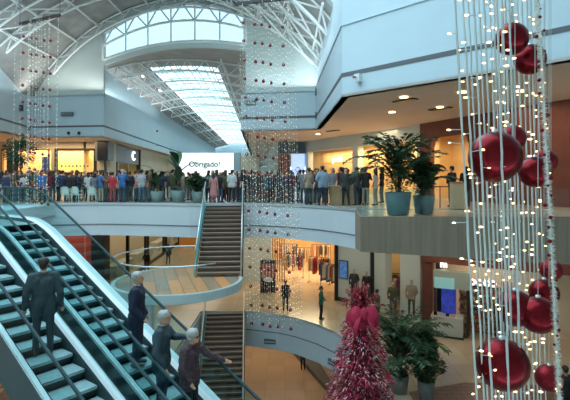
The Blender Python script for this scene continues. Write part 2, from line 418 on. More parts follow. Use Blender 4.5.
# roof trusses: arched ribs (each a thing) with lattice
def rib(y, idx):
    t = thing('roof_truss', ['arched white roof truss against the end wall', 'second arched white roof truss out from the end wall',
              'third arched white roof truss out from the end wall', 'fourth arched white roof truss out from the end wall',
              'arched white roof truss nearest overhead'][idx], 'roof truss', (CX, y if isinstance(y, (int, float)) else 32, 12), 'arched trusses of the atrium roof')
    K = 20; top = []; bot = []
    for i in range(K + 1):
        a = THA + (THB - THA) * i / K
        for (lst, r) in ((top, CR - .12), (bot, CR - .75)):
            x = CX + r * math.cos(a); yy = y if isinstance(y, (int, float)) else YE(x) - .5
            if idx == 0: yy = YE(x) - .55
            lst.append((x, yy, CZ + r * math.sin(a)))
    MB().tube(top, .06, 6).build('top_chord', M['steel'], t)
    MB().tube(bot, .075, 6).build('bottom_chord', M['steel'], t)
    wb = MB()
    for i in range(K):
        if i % 2: wb.tube([top[i], bot[i + 1]], .05, 5)
        else: wb.tube([bot[i], top[i + 1]], .05, 5)
    wb.build('web_members', M['steel'], t)
for i, y in enumerate(('e', 31.2 - 1.4, 27.4, 24.9, 22.5)): rib(y, i)
K = 10
for k in range(K + 1):
    a = THA + (THB - THA) * (k + .5) / (K + 1) 
    mb = MB(); r = CR - .22; x = CX + r * math.cos(a); z = CZ + r * math.sin(a)
    mb.tube([(x, YN, z), (x, YE(x) - .4, z)], .075, 6)
    r = CR - .72; x2 = CX + r * math.cos(a); z2 = CZ + r * math.sin(a)
    o = mb.build('roof_purlin', M['steel'])
    side = 'left springing' if k < 6 else 'right springing'; num = ['first', 'second', 'third', 'fourth', 'fifth', 'sixth'][k if k < 6 else K - k]
    tag(o, 'long white roof purlin, %s from the %s of the atrium roof' % (num, side), 'purlin', 'roof purlins')
    br = MB()
    for (ya, yb) in ((YN, 24.9), (24.9, 27.4), (27.4, 29.8)):
        a2 = a + (THB - THA) / (K + 1)
        if a2 < TH1 or k == K: pass
        xx = CX + r * math.cos(min(a, a2)); 
        xb = CX + r * math.cos(a2); zb = CZ + r * math.sin(a2)
        if k < K: br.tube([(x2, ya, z2), (xb, yb, zb)], .06, 5); br.tube([(x2, yb, z2), (x, (ya + yb) / 2, z)], .04, 5)
    if k < K:
        br.build('brace', M['steel'], o)
# clerestory window: window_1 > frame, truss, panes
wn = MB(); n = 24
for (f, off) in ((zl, .0), (zu, 0.)):
    wn.tube([(x, YE(x) + .05, f(x)) for x in [WX0 + (WX1 - WX0) * i / n for i in range(n + 1)]], .13, 6)
for x in (WX0, WX1): wn.tube([(x, YE(x) + .05, zl(x)), (x, YE(x) + .05, zu(x))], .16, 6)
win = struct(wn, 'window_1', M['steel'])
mu = MB()
for i in range(1, 6):
    x = WX0 + (WX1 - WX0) * i / 6; mu.tube([(x, YE(x) + .1, zl(x)), (x, YE(x) + .1, zu(x))], .06, 5)
mu.build('window_mullions', M['steel'], win)
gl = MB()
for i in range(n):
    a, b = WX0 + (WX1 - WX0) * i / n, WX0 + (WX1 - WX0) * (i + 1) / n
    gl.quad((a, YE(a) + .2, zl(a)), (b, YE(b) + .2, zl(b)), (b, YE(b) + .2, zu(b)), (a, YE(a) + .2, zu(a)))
gl.build('window_pane', M['frosted'], win)  # clear pane, tinted dark so the sky does not blow out
tr = MB(); mid = lambda x: zl(x) * .42 + zu(x) * .58 - .1
q = [WX0 + (WX1 - WX0) * i / 12 for i in range(13)]
tr.tube([(x, YE(x) - .1, mid(x)) for x in q], .085, 6)
for i in range(12):
    a, b = q[i], q[i + 1]
    tr.tube([(a, YE(a) - .1, mid(a) if i % 2 == 0 else zu(a)), (b, YE(b) - .1, zu(b) if i % 2 == 0 else mid(b))], .06, 5)
tag(tr.build('window_truss', M['steel']), 'curved white lattice truss in front of the arched clerestory window', 'truss')
# corridor vault
AX = -.05
def vp(x, y):   # vault surface at local x (relative at Y=34), distance y
    return (x + AX * (y - 34), y, zv(x) + .1)
m = MB(); ys = [31.5, 38.5] + [38.5 + 6 * i for i in range(1, 16)]; nx = 22
for j in range(len(ys) - 1):
    for i in range(nx):
        a, b = WX0 - 2.2 + (WX1 - WX0 + 4.4) * i / nx, WX0 - 2.2 + (WX1 - WX0 + 4.4) * (i + 1) / nx
        if j > 0 and -11.1 < (a + b) / 2 < -5.3: continue
        ya0, yb0 = (max(ys[j], YE(a) + .25), max(ys[j], YE(b) + .25)) if j == 0 else (ys[j], ys[j])
        m.quad((*vp(a, ya0)[:2], zv(a) + .1), vp(a, ys[j + 1]), vp(b, ys[j + 1]), (*vp(b, yb0)[:2], zv(b) + .1))
struct(m, 'ceiling_corridor_vault', M['vdeck'])
sk = MB(); n = 8
for i in range(n + 1):
    x = -11.1 + 5.8 * i / n
    sk.tube([vp(x, 38.5), vp(x, 130)], .05, 5)
y = 38.5
while y < 128:
    sk.tube([vp(-11.1 + 5.8 * i / 6, y) for i in range(7)], .06, 5)
    y += 2.4
wsk = struct(sk, 'window_2', M['steel'])
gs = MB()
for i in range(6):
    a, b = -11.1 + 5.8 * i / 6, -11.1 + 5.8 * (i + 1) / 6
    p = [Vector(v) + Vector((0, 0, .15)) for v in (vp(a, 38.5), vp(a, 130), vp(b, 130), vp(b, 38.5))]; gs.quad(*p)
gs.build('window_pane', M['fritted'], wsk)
names = ['first', 'second', 'third', 'fourth', 'fifth', 'sixth', 'seventh', 'eighth', 'ninth']
for j, y in enumerate([36.2, 40, 44, 48.5, 53, 59, 68, 80, 100]):
    t = thing('vault_truss', 'arched white truss under the long corridor vault, %s behind the end wall' % names[j], 'roof truss', (-8.3 + AX * (y - 34), y, 9), 'arched trusses of the corridor vault')
    top = []; bot = []; K = 16
    for i in range(K + 1):
        x = WX0 + (WX1 - WX0) * i / K; p = Vector(vp(x, y)); top.append(p - Vector((0, 0, .1))); bot.append(p - Vector(((x + 8.3) * .07, 0, .95)))
    MB().tube(top, .07, 5).build('top_chord', M['steel'], t); MB().tube(bot, .08, 5).build('bottom_chord', M['steel'], t)
    wb = MB()
    for i in range(K):
        wb.tube([top[i], bot[i + 1]] if i % 2 else [bot[i], top[i + 1]], .045, 5)
    wb.build('web_members', M['steel'], t)
for k, x in enumerate((-13, -11.6, -5, -3.6)):
    mb = MB(); mb.tube([vp(x, 35.5 if x > -8 else 36.5), vp(x, 130)], .08, 5)
    b = [Vector(vp(x, y)) - Vector((0, 0, .8)) for y in (36.2, 80, 128)]; mb.tube(b, .06, 5)
    tag(mb.build('vault_purlin', M['steel']), 'long white purlin of the corridor vault, %s from its left wall' % names[k], 'purlin', 'purlins of the corridor vault')
# far end wall of corridor and outer walls
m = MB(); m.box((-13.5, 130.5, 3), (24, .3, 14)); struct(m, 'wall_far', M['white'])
for i, (px, py, d) in enumerate(((143, 76, 40), (160, 90, 44), (207, 58, 37), (219, 61, 38), (136, 62, 36.4), (142, 111, 58), (176, 99, 60))):
    p = P(px, py, d); t = thing('spotlight', 'small bright spotlight under the corridor vault, %s from the left' % ['second', 'fourth', 'sixth', 'seventh', 'first', 'third', 'fifth'][i], 'lamp', p, 'spotlights under the corridor vault')
    MB().lathe([(.0, .3), (.09, .3), (.13, .05)], p, 10).build('lamp_housing', M['steel'], t)
    MB().sphere(p, .12 if i < 4 else .07, 8, 6).build('lamp_face', M['spot'], t)
# building around and behind the viewpoint, with the open skylight over the atrium
m = MB(); m.box((0, -8, 0), (62, .3, 27)); struct(m, 'wall_rear', M['cream'])
m = MB(); m.box((-30.5, 62, 0), (.3, 140, 27)); struct(m, 'wall_outer_left', M['cream'])
m = MB(); m.box((30.5, 62, 0), (.3, 140, 27)); struct(m, 'wall_outer_right', M['cream'])
m = MB(); m.prism([(2.9, -8), (31, -8), (31, 132), (2.9, 132)], 13.3, 13.5); m.prism([(-31, -8), (-20.2, -8), (-20.2, 132), (-31, 132)], 13.3, 13.5); m.prism([(-20.2, -8), (2.9, -8), (2.9, 1), (-20.2, 1)], 13.3, 13.5)
struct(m, 'ceiling_roof', M['cream'])
m = MB(); m.prism([(2.3, -8), (31, -8), (31, 1), (2.3, 1)], -7.1 - .3, -7.1); 

for nm, loc, size, pw, rot, sy in (('cove_lamp_left', (-17.3, 34.9, 6.7), 6.0, 130, (PI + .25, 0, -.12), .3), ('cove_lamp_right', (-.4, 29.75, 5.95), 4.6, 80, (PI + .25, 0, -.17), .3),
                                   ('cove_lamp_corridor', (-14.4, 46, 6.8), (.3), 260, (PI, .3, 0), 20), ('uplight_left', (-17.6, 27.5, 6.8), 2.2, 190, (PI, -.45, 0), 9), ('uplight_right', (.9, 25, 6.6), 1.6, 90, (PI, .45, 0), 9)):  # the last two are added fill lights that brighten the roof steel
    area(nm, loc, size, pw, (.80, .95, 1.0) if 'left' not in nm or 'up' in nm else (.95, .95, .9), rot, sy)
# ============================================================ SHOPS, UPPER LEVEL
def lerp(a, b, t): return (a[0] + (b[0] - a[0]) * t, a[1] + (b[1] - a[1]) * t)
# ceiling-height walls of the upper level
m = MB()
m.prism([(-30, 40), (-25.0, 40), (-25.0, 40.4), (-30, 40.4)], Z2, 3.2)
m.prism([(-25, 40), (-15.9, 40), (-15.9, 40.3), (-25, 40.3)], 2.45, 3.2)
m.prism([(-20.75, 39.9), (-20.4, 39.9), (-20.4, 40.3), (-20.75, 40.3)], Z2, 2.45)
m.prism([(-16.6, 39.7), (-15.4, 39.7), (-15.4, 41), (-16.6, 41)], Z2, 3.2)
m.prism([(-16.3, 51), (-17.2, 66), (-17.5, 66), (-16.6, 51)], Z2, 3.2)
m.prism([(-17.2, 66), (-4, 66), (-4, 66.3), (-17.2, 66.3)], Z2, 3.3)
struct(m, 'wall_left_shops', M['beige'])
m = MB(); m.prism([(-25.2, 42.5), (-15.8, 42.5), (-15.8, 42.7), (-25.2, 42.7)], Z2, 3.2); struct(m, 'wall_left_shop_back', M['warmwall'])
def frame_thing(name, label, cat, x0, x1, y, z0, z1, w, m_, group=None):
    t = thing(name, label, cat, ((x0 + x1) / 2, y, z0), group)
    b = MB(); b.box((x0, y, (z0 + z1) / 2), (w, w, z1 - z0)); b.box((x1, y, (z0 + z1) / 2), (w, w, z1 - z0)); b.box(((x0 + x1) / 2, y, z1), (x1 - x0 + w, w, w))
    b.build('frame', m_, t); return t
t = frame_thing('shop_window', 'dark framed warm shopfront with small dark lettering on the upper left gallery', 'shop window', -20.2, -16.75, 39.75, Z2, 2.5, .22, M['dkmetal'])
MB().quad((-20.1, 39.8, Z2), (-16.85, 39.8, Z2), (-16.85, 39.8, 2.4), (-20.1, 39.8, 2.4)).build('pane', M['clear'], t)
lt = MB()
for i in range(8):
    x = -19.7 + i * .33; lt.box((x, 39.7, 1.05), (.13, .03, .2 if i in (0, 4) else .14)); lt.box((x + .05, 39.7, 1.1), (.05, .03, .05))
lt.build('lettering', M['signd'], t)
t = frame_thing('shop_window', 'warm lit shopfront with brown frame at far left behind the tall potted tree', 'shop window', -25.0, -20.85, 39.75, Z2, 2.5, .12, M['wood'])
MB().quad((-24.9, 39.8, Z2), (-20.9, 39.8, Z2), (-20.9, 39.8, 2.4), (-24.9, 39.8, 2.4)).build('pane', M['clear'], t)
t = thing('banner', 'narrow blue and white patterned banner beside the dark shop frame', 'banner', (-21.0, 39.4, Z2))
MB().box((-21.0, 39.45, 1.1), (.62, .04, 1.5)).build('cloth', grid_mat('banner_pattern', (.55, .6, .7), (.06, .1, .25), .16, .2, .05), t)
MB().tube([(-21.0, 39.5, Z2), (-21.0, 39.5, 1.9)], .025).build('pole', M['dkmetal'], t)
area('shop_lamp_left', (-20.6, 41.6, 2.6), 9, 700, (1, .62, .30), (0.35, 0, 0), 1.2)
# grey canopy shop along the corridor
A, B = (-15.2, 38.6), (-16.5, 50.9)
t = thing('shop_canopy', 'dark grey boxy shop canopy with white emblem at the corridor corner', 'shop front', (A[0], A[1], Z2))
m = MB(); m.prism([A, B, (B[0] - 1.6, B[1]), (A[0] - 1.1, A[1])], 1.5, 3.1); m.build('canopy_box', M['greywall'], t)
box_obj('canopy_end_panel', (A[0] - .42, A[1] - .05, 2.3), (.9, .08, 1.6), M['black'], t)
m = MB()
for tt in (0, .3, .62, 1): p = lerp(A, B, tt); m.box((p[0] - .2, p[1], .15), (.18, .18, 2.7))
m.build('frame', M['dkmetal'], t)
p = lerp(A, B, .75)
em = MB(); a0 = [(math.cos(a) * .42, math.sin(a) * .42) for a in [math.radians(50 + 26 * i) for i in range(11)]]
em.tube([(p[0] + .12, p[1] + x, 2.35 + z) for x, z in a0], .09, 6); em.build('emblem', M['signw'], t)
m = MB(); m.prism([(A[0] - .3, A[1]), (B[0] - .3, B[1]), (B[0] - .33, B[1]), (A[0] - .33, A[1])], Z2, 1.5); m.build('pane', M['clear'], t)
m = MB(); m.prism([(A[0] - 2.5, A[1] + 1.4), (B[0] - 2.5, B[1]), (B[0] - 2.7, B[1]), (A[0] - 2.7, A[1] + 1.4)], Z2, 3.2); m.prism([(-19, 51), (-16.4, 51), (-16.4, 51.2), (-19, 51.2)], Z2, 3.2)
struct(m, 'wall_corner_shop', M['warmwall'])
area('gallery_lamp_left', (-18.5, 38, 3.1), 6, 260, (1, .74, .45), (0, 0, 0), 3)
area('gallery_lamp_right', (4.2, 28.5, 3.1), 2.2, 200, (1, .78, .52), (0, 0, -1.1), 9)
area('gallery_lamp_near', (9.5, 17.5, 3.1), 2.5, 110, (1, .76, .5), (0, 0, 0), 6)
area('shop_lamp_corner', (-16.6, 44.5, 1.4), 1.2, 160, (1, .74, .42), (0, 0, 0), 9)
# big screen
t = thing('display_screen', 'huge white lit screen reading Obrigado! at the end of the corridor', 'screen', (-10.3, 58, Z2))
box_obj('panel', (-10.3, 58, 1.72), (7.3, .25, 3.0), M['screen'], t)
m = MB(); m.box((-13.6, 58.2, -.4), (.2, .2, 1.7)); m.box((-7, 58.2, -.4), (.2, .2, 1.7)); m.build('stand', M['dkmetal'], t)
text_mesh('lettering', 'Obrigado!', (-10.35, 57.86, 1.75), .98, M['signd'], t, 0, .01, .025)
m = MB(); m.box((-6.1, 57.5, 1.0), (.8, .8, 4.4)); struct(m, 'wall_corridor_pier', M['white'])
# right side
m = MB()
m.prism([(-.9, 40.2), (-7.9, 130), (-7.6, 130), (-.6, 40.2)], Z2, 3.2)
struct(m, 'wall_corridor_right', M['cream'])
t = thing('shopfront', 'blue shop front with dark product panel and pale blue lit screen', 'shop front', (.6, 40, Z2))
box_obj('sign_band', (.58, 39.9, 2.68), (2.35, .3, .98), mat('deep_blue_panel', (.05, .12, .2), .5), t)
box_obj('lit_screen', (1.15, 39.95, .6), (1.2, .2, 3.1), M['bscreen'], t)
pm = MB(); pm.box((-.05, 39.95, .5), (1.1, .2, 3.3)); pm.build('product_panel', grid_mat('product_grid', (.30, .07, .04), (.03, .03, .03), .3, .28, .06), t)
bp = MB(); bp.tube([(1.15 + .2 * math.cos(a), 39.83, .75 + .2 * math.sin(a)) for a in [i * .5 for i in range(13)]], .03, 5); bp.build('ring_emblem', M['signd'], t)
GA, GB, GC, GD, GE = (1.8, 40), (6.5, 30.6), (8, 26.7), (11.5, 18.2), (15.5, 9.5)
def wall_seg(m, a, b, z0, z1, th=.25):
    d = Vector((b[0] - a[0], b[1] - a[1])).normalized(); n_ = (-d.y * th, d.x * th)
    m.prism([a, b, (b[0] + n_[0], b[1] + n_[1]), (a[0] + n_[0], a[1] + n_[1])], z0, z1)
m = MB()
wall_seg(m, GA, GB, 2.3, 3.2); wall_seg(m, GB, GC, 2.3, 3.2)
wall_seg(m, GA, lerp(GA, GB, .05), Z2, 2.3, .5); wall_seg(m, lerp(GA, GB, .685), lerp(GA, GB, .75), Z2, 2.3, .5); wall_seg(m, lerp(GB, GC, .93), GC, Z2, 2.3, .5)
struct(m, 'wall_right_shops', M['cream'])
m = MB(); off = Vector((1.4, .7))
sh = lambda p: (p[0] + off.x, p[1] + off.y)
wall_seg(m, (GA[0] + .25, GA[1] + 1.6), sh(GA), Z2, 3.2); wall_seg(m, sh(GA), sh(GB), Z2, 3.2); wall_seg(m, sh(GC), (GC[0] + 2.2, GC[1] + 1), Z2, 3.2); wall_seg(m, sh(GB), sh(GC), Z2, 3.2)
wall_seg(m, (GC[0] + 2.2, GC[1] + 1), (GD[0] + 2.2, GD[1] + 1), Z2, 3.2); wall_seg(m, (GD[0] + 2.2, GD[1] + 1), (GE[0] + 2.2, GE[1] + 1), Z2, 3.2)
struct(m, 'wall_right_shop_back', M['warmwall'])
ang = math.atan2(GB[1] - GA[1], GB[0] - GA[0])
p = lerp(GA, GB, .44)
t = thing('shop_sign', 'glowing white lowercase pochi letters on the warm yellow shopfront', 'sign', (p[0], p[1], 1.4))
text_mesh('lettering', 'pochi', (p[0] + .3, p[1] + .1, 1.5), .62, mat('warm_lit_letters', (1, 1, 1), .4, emit=2.2, ecol=(1, .97, .88)), t, ang, .03, .012)
mb = MB(); q0, q1 = lerp(GA, GB, .2), lerp(GA, GB, .68); mb.bar((q0[0] + .5, q0[1] + .25, 1.2), (q1[0] + .5, q1[1] + .25, 1.2), .03); mb.build('mounting_rail', M['wood'], t)
mid = lerp(GA, GC, .5)
for nm, a, b, pw in (('shop_lamp_pochi', GA, GB, 260), ('shop_lamp_next', lerp(GA, GB, .8), GC, 200), ('shop_lamp_arch', GC, GD, 200), ('shop_lamp_far', GD, GE, 120)):
    c = lerp(a, b, .5); L = math.hypot(b[0] - a[0], b[1] - a[1])
    area(nm, (c[0] + .75, c[1] + .4, 2.25), L * .85, pw, (1, .74, .42), (0, 0, math.atan2(b[1] - a[1], b[0] - a[0])), .4)
# red-brown facade with rounded openings
m = MB(); L = math.hypot(GD[0] - GC[0], GD[1] - GC[1])
def brown_cols(a, b, ops):
    n = 60; th = .3; d = Vector((b[0] - a[0], b[1] - a[1])).normalized(); nn = (-d.y * th, d.x * th)
    for i in range(n):
        t0, t1 = i / n, (i + 1) / n
        def top(t):
            for (o0, o1, zt) in ops:
                if o0 <= t <= o1:
                    LL = (b[0] - a[0], b[1] - a[1]); l = math.hypot(*LL); r = .55
                    e = min(t - o0, o1 - t) * l
                    return zt - (r - math.sqrt(max(0, r * r - (r - min(e, r))**2)))
            return Z2
        z0 = (top(t0 + 1e-6), top(t1 - 1e-6)); p0, p1 = lerp(a, b, t0), lerp(a, b, t1)
        q0, q1 = (p0[0] + nn[0], p0[1] + nn[1]), (p1[0] + nn[0], p1[1] + nn[1])
        m.hexa([(*p0, z0[0]), (*p1, z0[1]), (*q1, z0[1]), (*q0, z0[0]), (*p0, 3.2), (*p1, 3.2), (*q1, 3.2), (*q0, 3.2)])
brown_cols(GC, GD, [(6 / 60, 25 / 60, 2.3)])
brown_cols(GD, GE, [(0 / 60, 24 / 60, 2.2)])
struct(m, 'wall_redbrown', M['redbrown'])
# soffit downlights and slots
for i, (px, py) in enumerate(((404, 97), (462, 92), (520, 91), (536, 108), (440, 107), (392, 112), (500, 102), (318, 134))):
    d = 450 * 3.18 / (178 - py); p = P(px, py, d)
    o = MB().lathe([(0, 0), (.14, 0), (.14, .03), (.16, .03), (.16, 0)], (p.x, p.y, 3.15), 12).build('downlight', M['spotw'])
    tag(o, 'small round warm downlight in the right upper soffit, %s from the left' % ['third', 'fifth', 'seventh', 'rightmost', 'fourth', 'second', 'sixth', 'leftmost'][i], 'ceiling light', 'downlights in the right soffit')
for i, (px, py) in enumerate(((405, 101), (333, 131), (440, 109))):
    d = 450 * 3.16 / (178 - py); p = P(px, py, d)
    o = MB().box((p.x, p.y, 3.17), (1.1, .35, .05), 0, -1.0).build('ceiling_grille', M['black'])
    tag(o, 'dark slot grille in the right soffit, %s' % ['the long one above the tall planters', 'the one nearest the pochi shop', 'the one left of the hanging white cords'][i], 'vent', 'soffit slot grilles')
for (px, py, d, lab, wh) in ((67, 114, 35.2, 'dark rectangular air vent on the upper left pale wall', (1.0, .3)), (250, 102.5, 30.38, 'dark rectangular air vent on the right end wall behind the hanging lights', (.75, .28))):
    p = P(px, py, d)
    t = thing('air_vent', lab, 'vent', p); box_obj('vent_frame', (p.x, p.y, p.z), (wh[0], .06, wh[1]), M['groove'], t, -.1 if px < 100 else -.17)
    s_ = MB()
    for k in range(3): s_.box((p.x, p.y - .05, p.z - .08 + .08 * k), (wh[0] * .92, .03, .02), 0, -.1 if px < 100 else -.17)
    s_.build('slat', M['alu'], t)
for (px, py, d, lab) in ((20, 108, 34.1, 'small black loudspeaker high on the far left wall'), (358, 78, 17.1, 'small white box loudspeaker with black face on the right fascia'), (318, 92, 29.5, 'tiny black camera at the corner where the right walls meet'), (318, 115.5, 29.5, 'tiny black camera low at the corner of the right fascia')):
    p = P(px, py, d); t = thing('loudspeaker' if 'speaker' in lab else 'camera', lab, 'loudspeaker' if 'speaker' in lab else 'camera', p)
    wm = M['whitemetal'] if 'white' in lab else M['black']; s_ = .34 if d > 20 else .22
    box_obj('case', (p.x, p.y, p.z), (s_, s_, s_ * 1.3), wm, t, 0 if px < 340 else -.78); 
    MB().lathe([(0, 0), (s_ * .36, 0), (s_ * .36, .02)], (p.x - (.16 if px > 340 else 0), p.y - s_ * .5, p.z), 10).build('front', M['black'], t)
for (px, py, d, col) in ((68.5, 133, 35.27, 0), (79, 133, 35.17, 0), (28, 129.5, 35.65, 0), (157, 131, 54.3, 0), (180, 144.5, 71.4, 0)):
    p = P(px, py, d); o = MB().sphere(p, .13, 8, 6).build('dome_camera', M['black'])
    tag(o, 'black dome camera below the left upper fascia at %s' % {68.5: 'the middle, first of a close pair', 79: 'the middle, second of a close pair', 28: 'the left corner', 157: 'the corridor start', 180: 'the corridor end above the screen'}[px], 'camera')

# ============================================================ SHOPS, MIDDLE LEVEL
CZ1 = Z2 - 1.55
H0, H1, H2, H3, H4, H5 = (-.6, 31), (2.97, 26.2), (4.75, 24.6), (6.5, 21.7), (8.0, 20.6), (12.5, 18.0)
m = MB()
wall_seg(m, H1, H2, Z1, CZ1)
wall_seg(m, lerp(H2, H3, .04), lerp(H2, H3, .3), Z1, CZ1, .5)
wall_seg(m, lerp(H2, H3, .62), lerp(H2, H3, 1), Z1, CZ1, .3)
m.prism([(-3.5, 31), (-.95, 31), (-.95, 31.3), (-3.5, 31.3)], Z1, CZ1)
struct(m, 'wall_middle_right', M['cream'])
m = MB(); m.prism([(-3, 39), (14, 39), (14, 39.3), (-3, 39.3)], Z1, CZ1); m.prism([(4.2, 26.5), (4.4, 26.5), (4.4, 39), (4.2, 39)], Z1, CZ1); m.prism([(5, 25.9), (12, 25.9), (12, 26.1), (5, 26.1)], Z1, CZ1)
struct(m, 'wall_middle_shop_back', M['warmwall'])
m = MB(); m.prism([(6.6, 21.65), (7.0, 21.35), (7.2, 21.8), (6.7, 22)], Z1, CZ1); m.prism([(6.55, 21.5), (13, 17.6), (13, 17.9), (6.65, 21.8)], -4.0, CZ1)
struct(m, 'wall_middle_redbrown', M['redbrown'])
m = MB(); m.prism([(7.3, 23.6), (14, 20), (14, 20.2), (7.3, 23.8)], Z1, CZ1); struct(m, 'wall_kiosk_back', M['beige'])
for (p, lab) in ((H1, 'tall black pillar right of the clothes shop'), (H2, 'tall black pillar between the poster wall and the beige pier'), ((7.25, 21.3), 'tall black pillar left of the kiosk')):
    m = MB(); m.box((p[0], p[1] - .06, (Z1 + CZ1) / 2), (.2, .2, CZ1 - Z1 - .01)); tag(m.build('pillar', M['black']), lab, 'pillar')
m = MB(); wall_seg(m, (H1[0] + .1, H1[1] - .12), (H2[0], H2[1] - .12), Z1, Z1 + .22, .05); m.build('baseboard_middle', M['black'])['kind'] = 'structure'
area('clothes_shop_lamp', (1.2, 33.2, CZ1 - .15), 3.6, 700, (1, .74, .44), (0, 0, 0), 6)
area('mall_lamp_middle', (3.0, 22.6, CZ1 - .1), 5, 60, (1, .80, .56), (0, 0, -.7), 1.2)
area('mall_lamp_middle_right', (8.5, 18.4, CZ1 - .1), 6, 60, (1, .80, .56), (0, 0, -.5), 1.2)
area('mall_lamp_middle_back', (-2.5, 27.5, CZ1 - .1), 4, 90, (1, .85, .62), (0, 0, 0), 3)
area('mens_shop_lamp', (5.9, 24.6, CZ1 - .1), 1.2, 40, (1, .78, .5))
area('kiosk_lamp', (9.3, 21.0, -3.9), 2.5, 60, (1, .82, .6), (0, 0, -.5), .8)
area('ground_lamp', (-1, 33, Z1 - 1.95), 9, 210, (1, .74, .52), (0, 0, 0), 7)
area('ground_lamp_right', (3, 26, Z1 - 1.95), 2.5, 30, (1, .8, .55))
# left of middle level
m = MB(); wall_seg(m, (-14.4, 27), (-11.35, 27), Z1, CZ1); struct(m, 'wall_middle_red', M['redwall'])
area('red_wall_lamp', (-13, 25.9, CZ1 - .12), 3, 45, (1, .7, .45), (.2, 0, 0), .5)
m = MB(); m.box((-11.1, 27.1, (Z1 + CZ1) / 2), (.8, .8, CZ1 - Z1 - .01)); tag(m.build('pillar', M['black']), 'broad black pillar right of the red panelled wall', 'pillar')
m = MB(); m.prism([(-13.3, 31), (-14.2, 62), (-14.5, 62), (-13.6, 31)], Z1, CZ1); m.prism([(-14.5, 62), (-3.5, 62), (-3.5, 62.3), (-14.5, 62.3)], Z1, CZ1); m.prism([(-3.5, 31.3), (-3.5, 62), (-3.3, 62), (-3.3, 31.3)], Z1, CZ1)
m.prism([(-30, 46), (-14, 46), (-14, 46.2), (-30, 46.2)], Z1, CZ1)
struct(m, 'wall_middle_left', M['beige'])
nm = ['nearest', 'second', 'third', 'farthest']
for i, (y0, y1) in enumerate(((31.5, 36), (36.6, 42), (43, 49), (50, 58))):
    t = thing('shop_window', 'black framed lit shop window on the middle corridor left wall, %s' % nm[i], 'shop window', (-11.3, y0, Z1), 'middle corridor shop windows')
    x0, x1 = -11.0 - .03 * (y0 - 31), -11.0 - .03 * (y1 - 31)
    b = MB()
    for (x, y) in ((x0, y0), (x1, y1)): b.box((x, y, -5.1), (.2, .2, 4.0))
    b.bar((x0, y0, -3.2), (x1, y1, -3.2), .25); b.bar((x0, y0, -7.0), (x1, y1, -7.0), .2); b.build('frame', M['black'], t)
    MB().quad((x0, y0, -7.1), (x1, y1, -7.1), (x1, y1, -3.2), (x0, y0, -3.2)).build('pane', M['clear'], t)
    MB().box(((x0 + x1) / 2 - 1.3, (y0 + y1) / 2, -6.7), (.8, (y1 - y0) * .8, .8)).build('display_plinth', M['kioskw'], t)
area('window_lamp', (-12.2, 42, CZ1 - .1), 1.4, 240, (1, .86, .62), (0, 0, 0), 20)
area('corridor_lamp_middle', (-7.5, 44, CZ1 - .1), 3, 260, (1, .88, .68), (0, 0, 0), 22)
t = thing('kiosk', 'orange lit sales kiosk far down the middle corridor', 'kiosk', (-9.4, 48, Z1))
box_obj('counter', (-9.4, 48, -6.5), (3.4, 1.6, 1.2), mat('orange_panel', (.75, .32, .08), .5), t)
box_obj('header', (-9.4, 48, -4.4), (3.6, 1.7, .5), mat('orange_lit_header', (.9, .45, .15), .5, emit=.5), t)
m = MB(); [m.box((-9.4 + sx * 1.6, 48 + sy * .7, -5.4), (.12, .12, 1.7)) for sx in (-1, 1) for sy in (-1, 1)]; m.build('post', M['dkmetal'], t)

# poster, totem, kiosk
d = Vector((H2[0] - H1[0], H2[1] - H1[1])).normalized(); rzH = math.atan2(d.y, d.x)
p = lerp(H1, H2, .22)
t = thing('poster', 'small blue lit poster on the cream wall between black pillars', 'poster', (p[0], p[1], -5.3))
box_obj('poster_frame', (p[0], p[1] - .06, -5.25), (.6, .05, 1.05), M['black'], t, rzH); box_obj('poster_picture', (p[0] - .02, p[1] - .1, -5.25), (.5, .04, .95), mat('blue_picture', (.10, .25, .6), .4, emit=.3, noise=.5, nscale=6), t, rzH)
for k, (u, z, w_, h_) in enumerate(((.72, -4.2, .35, .5), (.86, -4.4, .3, .35))): pass
t = thing('advertising_totem', 'dark advertising totem with an orange and white picture behind the hanging lights', 'totem', (-1.05, 28, Z1))
box_obj('case', (-1.05, 28, -6.1), (.95, .28, 2.0), M['black'], t)
box_obj('picture', (-1.05, 27.84, -5.75), (.82, .04, .9), grid_mat('totem_picture', (.75, .28, .12), (.1, .03, .08), .2, .12, .04), t)
MB().sphere((-1.05, 27.8, -6.28), .3, 14, 8, 0, (1, .1, .5)).build('oval_panel', mat('pale_oval', (.75, .78, .85), .5), t)
# slatted brown screen left of the clothes shop
t = thing('slatted_screen', 'tall brown slatted timber screen left of the clothes shop', 'screen wall', (-.5, 31, Z1))
for i in range(6): box_obj('slat', (-.85 + i * .16, 31 + .0 * i, (Z1 + CZ1) / 2), (.08, .2, CZ1 - Z1 - .02), M['wood'], t)
# kiosk with sign
K0 = Vector((7.55, 20.2, Z1)); t = thing('kiosk', 'corner kiosk with pale green sign box, purple display and white counter', 'kiosk', K0)
rk = -.45
def kb(name, u, v, z, sz, m_):   # local
    c = K0 + Vector((math.cos(rk) * u - math.sin(rk) * v, math.sin(rk) * u + math.cos(rk) * v, z)); return box_obj(name, c, sz, m_, t, rk)
kb('sign_box', -.05, 0, 2.55, (1.55, .5, .75), mat('pale_green_panel', (.42, .48, .42), .5))
kb('lit_panel', -.35, -.27, 2.4, (.85, .05, .48), mat('lit_cyan_panel', (.3, .6, .6), .5, emit=.35))
kb('display', -.2, .1, 1.55, (.62, .12, 1.15), mat('purple_display', (.04, .06, .42), .3, emit=.5, noise=.7, nscale=4))
kb('counter', -.25, .05, .45, (1.35, .75, .9), M['kioskw']); kb('counter_base', -.25, .05, .04, (1.45, .85, .08), M['dkmetal'])
kb('post', .62, .1, 1.3, (.14, .3, 2.4), M['dkmetal']); kb('post', -.78, .1, 1.3, (.1, .3, 2.4), M['dkmetal'])
